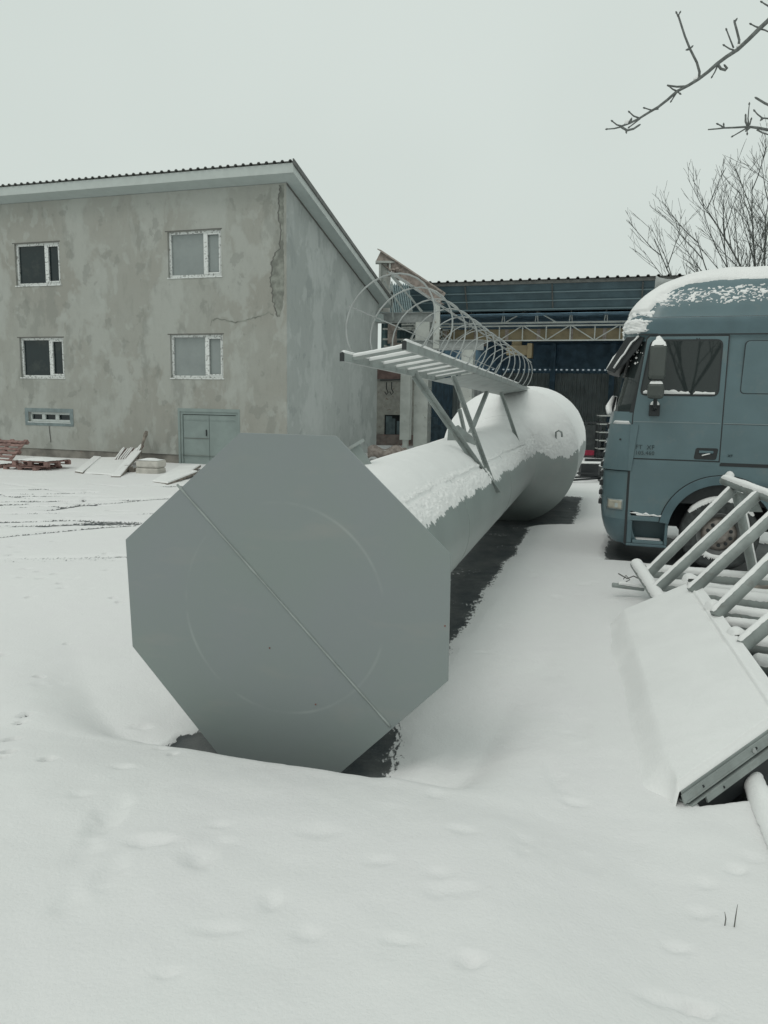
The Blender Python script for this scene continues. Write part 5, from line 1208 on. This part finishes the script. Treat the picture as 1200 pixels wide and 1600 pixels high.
# grass blades poking out
for k, (px, py, hgt) in enumerate(((1135, 1413, .06), (1150, 1415, .10))):
    g = gnd(px, py, .3); z = gz(g.x, g.y); t = thing('grass_blade', ['shorter dry grass blade poking out of the snow, left of two', 'taller dry grass blade poking out of the snow, right of two'][k], 'grass', (g.x, g.y, z), 0, 'dry blades in the snow')
    MB().tube([(0, 0, -.02), (.003, 0, hgt * .5), (-.004 + .01 * k, 0, hgt)], [.003, .0025, .001], 4).build('blade', M_crack, t)
# ------------------------------------------------------------------ trees
def bare_tree(name, label, base, h, seed, spread=.5, forks=5, tw_r=.012, fork_h=.45, lean=(0, 0)):
    r_ = random.Random(seed); t = thing(name, label, 'tree', base, 0, 'bare trees behind the lorry'); trunk = MB(); crown = MB()
    def twig(mb, p, d, L, r, lvl):
        n = 4 if lvl > 0 else 3; pts = [p]; q = p; dd = d.normalized(); rad_ = [r]
        for i in range(n):
            dd = (dd + Vector((r_.gauss(0, .07), r_.gauss(0, .07), .05 + r_.gauss(0, .04)))).normalized(); q = q + dd * (L / n); pts.append(q); rad_.append(max(tw_r * .5, r * (1 - .75 * (i + 1) / n)))
        mb.tube(pts, rad_, 5 if lvl > 1 else 3, caps=False)
        if lvl == 0: return
        k = {3: 6, 2: 5, 1: 3}[lvl]
        for i in range(k):
            f = .22 + .76 * (i + r_.random() * .7) / k; j = min(n - 1, int(f * n)); s = pts[j].lerp(pts[j + 1], f * n - j); dj = (pts[j + 1] - pts[j]).normalized()
            az = r_.uniform(0, 6.28); sd = Vector((math.cos(az), math.sin(az), r_.uniform(.0, .35))).normalized()
            nd_ = (dj * r_.uniform(.75, 1.2) + sd * r_.uniform(.35, .8)).normalized(); twig(mb, s, nd_, L * r_.uniform(.38, .62) * (1.15 - .45 * f), max(tw_r * .7, r * .45), lvl - 1)
    top = Vector((lean[0], lean[1], h * fork_h)); trunk.tube([Vector((0, 0, -.1)), Vector((lean[0] * .3, lean[1] * .3, h * fork_h * .5)), top], [.17, .12, .07], 9)
    for k in range(forks):
        az = 6.28 * k / forks + r_.uniform(-.4, .4); d = Vector((math.cos(az) * spread, math.sin(az) * spread, 1)).normalized(); s = top * (.75 + .25 * r_.random()); twig(crown, s, d, h * (1 - fork_h) * r_.uniform(.75, 1.05), .042, 3)
    trunk.build('trunk', M_bark, t, smooth=True); crown.build('crown', M_bark, t); return t
bare_tree('bare_tree', 'tall bare tree forking just above the lorry roof near the right edge', (12.3, 26, 0), 10.9, 11, .42, 5, .011, .60)
bare_tree('bare_tree', 'bare tree cut by the right edge of the photo behind the lorry', (14.6, 27, 0), 11.6, 22, .42, 4, .011, .5)
bare_tree('bare_tree', 'lower bare tree spreading left of the tall fork behind the lorry', (11.4, 25, 0), 9.4, 33, .58, 4, .010, .48)
bare_tree('bare_tree', 'smallest bare shrubby tree behind the front of the lorry roof', (10.3, 25, 0), 8.0, 44, .6, 4, .009, .5)
bare_tree('bare_tree', 'bare tree behind the viewer that shows only as a reflection in the lorry window', (-.9, -8.5, 0), 8.5, 55, .6, 6, .014, .3)
# overhanging tree close to the camera on the right
nt_ = thing('overhanging_tree', 'near bare tree whose knobbly twigs reach in from the upper right', 'tree', (3.6, 3.6, 0))
MB().tube([(3.6, 3.6, -.1), (3.58, 3.62, 2.0), (3.45, 3.7, 3.8), (3.3, 3.8, 5.2), (3.2, 3.9, 6.5)], [.12, .10, .08, .06, .03], 12).build('trunk', M_bark2, nt_, world=True, smooth=True)
DB = 4.0
def zp(x, y, D=DB): return at(900 + x / 4, y / 4, D)
br = MB(); main = [Vector((3.4, 3.72, 4.1)), Vector((2.6, 3.9, 4.35)), at(1235, -5, DB), zp(1200, 130), zp(1150, 175), zp(1080, 245), zp(1010, 310), zp(940, 355), zp(880, 400), zp(830, 445), zp(765, 495), zp(700, 535), zp(632, 570), zp(570, 625), zp(515, 668), zp(460, 700), zp(395, 740), zp(335, 770), zp(280, 790)]
br.tube(main, [.045, .025, .013] + list(np.linspace(.0105, .0045, len(main) - 3)), 8)
def tw_(pts, r0=.0042, r1=.0028, D=DB):
    P_ = [zp(x, y, D + .0 * i) for i, (x, y) in enumerate(pts)]; br.tube(P_, list(np.linspace(r0, r1, len(P_))), 6); br.tube([P_[-1] - (P_[-1] - P_[-2]).normalized() * .004, P_[-1], P_[-1] + (P_[-1] - P_[-2]).normalized() * .008], [.003, .005, .002], 6)
tw_([(768, 492), (772, 450), (755, 390), (712, 305), (680, 225), (640, 100)], .0065, .0045)
tw_([(712, 305), (695, 310)], .006, .005); tw_([(712, 305), (725, 292)], .005, .004); tw_([(640, 105), (628, 80)]); tw_([(638, 100), (650, 78)])
tw_([(1015, 300), (1020, 250), (1005, 190), (990, 135)], .006, .005); tw_([(990, 140), (1002, 122)], .005, .005); tw_([(985, 300), (965, 250), (940, 185)], .004, .003)
tw_([(1000, 318), (960, 305), (925, 283)]); tw_([(1150, 175), (1120, 165), (1092, 150)]); tw_([(1150, 180), (1180, 188), (1215, 205)]); tw_([(885, 400), (905, 430), (935, 438), (945, 428), (930, 410)], .007, .005)
tw_([(885, 410), (868, 450), (850, 480)], .004, .003); tw_([(720, 525), (680, 540), (630, 542), (578, 535)], .006, .004); tw_([(632, 570), (605, 558), (578, 536)]); tw_([(632, 575), (612, 605), (595, 632)], .004, .003)
tw_([(632, 572), (650, 585)]); tw_([(515, 680), (470, 688), (428, 675)]); tw_([(395, 738), (360, 725), (333, 700)]); tw_([(400, 742), (365, 770), (332, 795)], .004, .003)
tw_([(285, 788), (255, 780), (226, 757)]); tw_([(285, 792), (240, 803), (193, 807)]); tw_([(285, 795), (320, 815), (360, 805), (395, 782)], .006, .005); tw_([(312, 815), (314, 825)]); tw_([(335, 768), (345, 745)], .007, .006)
tw_([(1210, 42), (1185, 28), (1160, 12)])
lb = [Vector((3.45, 3.7, 3.8)), Vector((2.8, 3.9, 3.75)), zp(1290, 830), zp(1200, 812), zp(1140, 800), zp(1080, 792), zp(1000, 797), zp(925, 800), zp(885, 805), zp(825, 810)]
br.tube(lb, [.035, .016, .008, .007, .0065, .0055, .0045, .004, .0035, .003], 7)
tw_([(1080, 792), (1025, 825), (978, 852)]); tw_([(1075, 790), (1060, 760), (1060, 722)], .006, .004); tw_([(1080, 790), (1075, 740), (1083, 650)], .004, .002); tw_([(1085, 780), (1095, 745)], .004, .003); tw_([(925, 800), (905, 785), (885, 775)]); tw_([(925, 800), (923, 778)]); tw_([(1068, 800), (1070, 835)], .003, .002)
tw_([(1085, 795), (1065, 815)], .008, .006); tw_([(1130, 810), (1165, 830), (1215, 845)]); tw_([(1215, 742), (1165, 738), (1135, 715), (1115, 692)]); tw_([(1165, 740), (1158, 748)], .007, .006); tw_([(1230, 668), (1180, 645), (1125, 612)], .006, .005)
br.tube([zp(1290, 830), zp(1240, 745), zp(1210, 742)], [.009, .007, .0055], 6); br.tube([zp(1290, 830), zp(1270, 700), zp(1225, 665)], [.009, .007, .006], 6); br.tube([zp(1300, 60), zp(1250, 60), zp(1205, 40)], [.008, .006, .005], 6); br.tube([zp(1320, 20), zp(1300, 60)], [.012, .008], 6)
br.build('branches', M_bark2, nt_, world=True, smooth=True)
ms = MB()
for x, y, r in ((748, 488, .010), (315, 765, .012), (1015, 285, .008)): ms.tube([zp(x - 12, y + 10), zp(x, y), zp(x + 14, y - 10)], [.003, r, .003], 8)
ms.build('snow', M_snow, nt_, world=True, smooth=True)
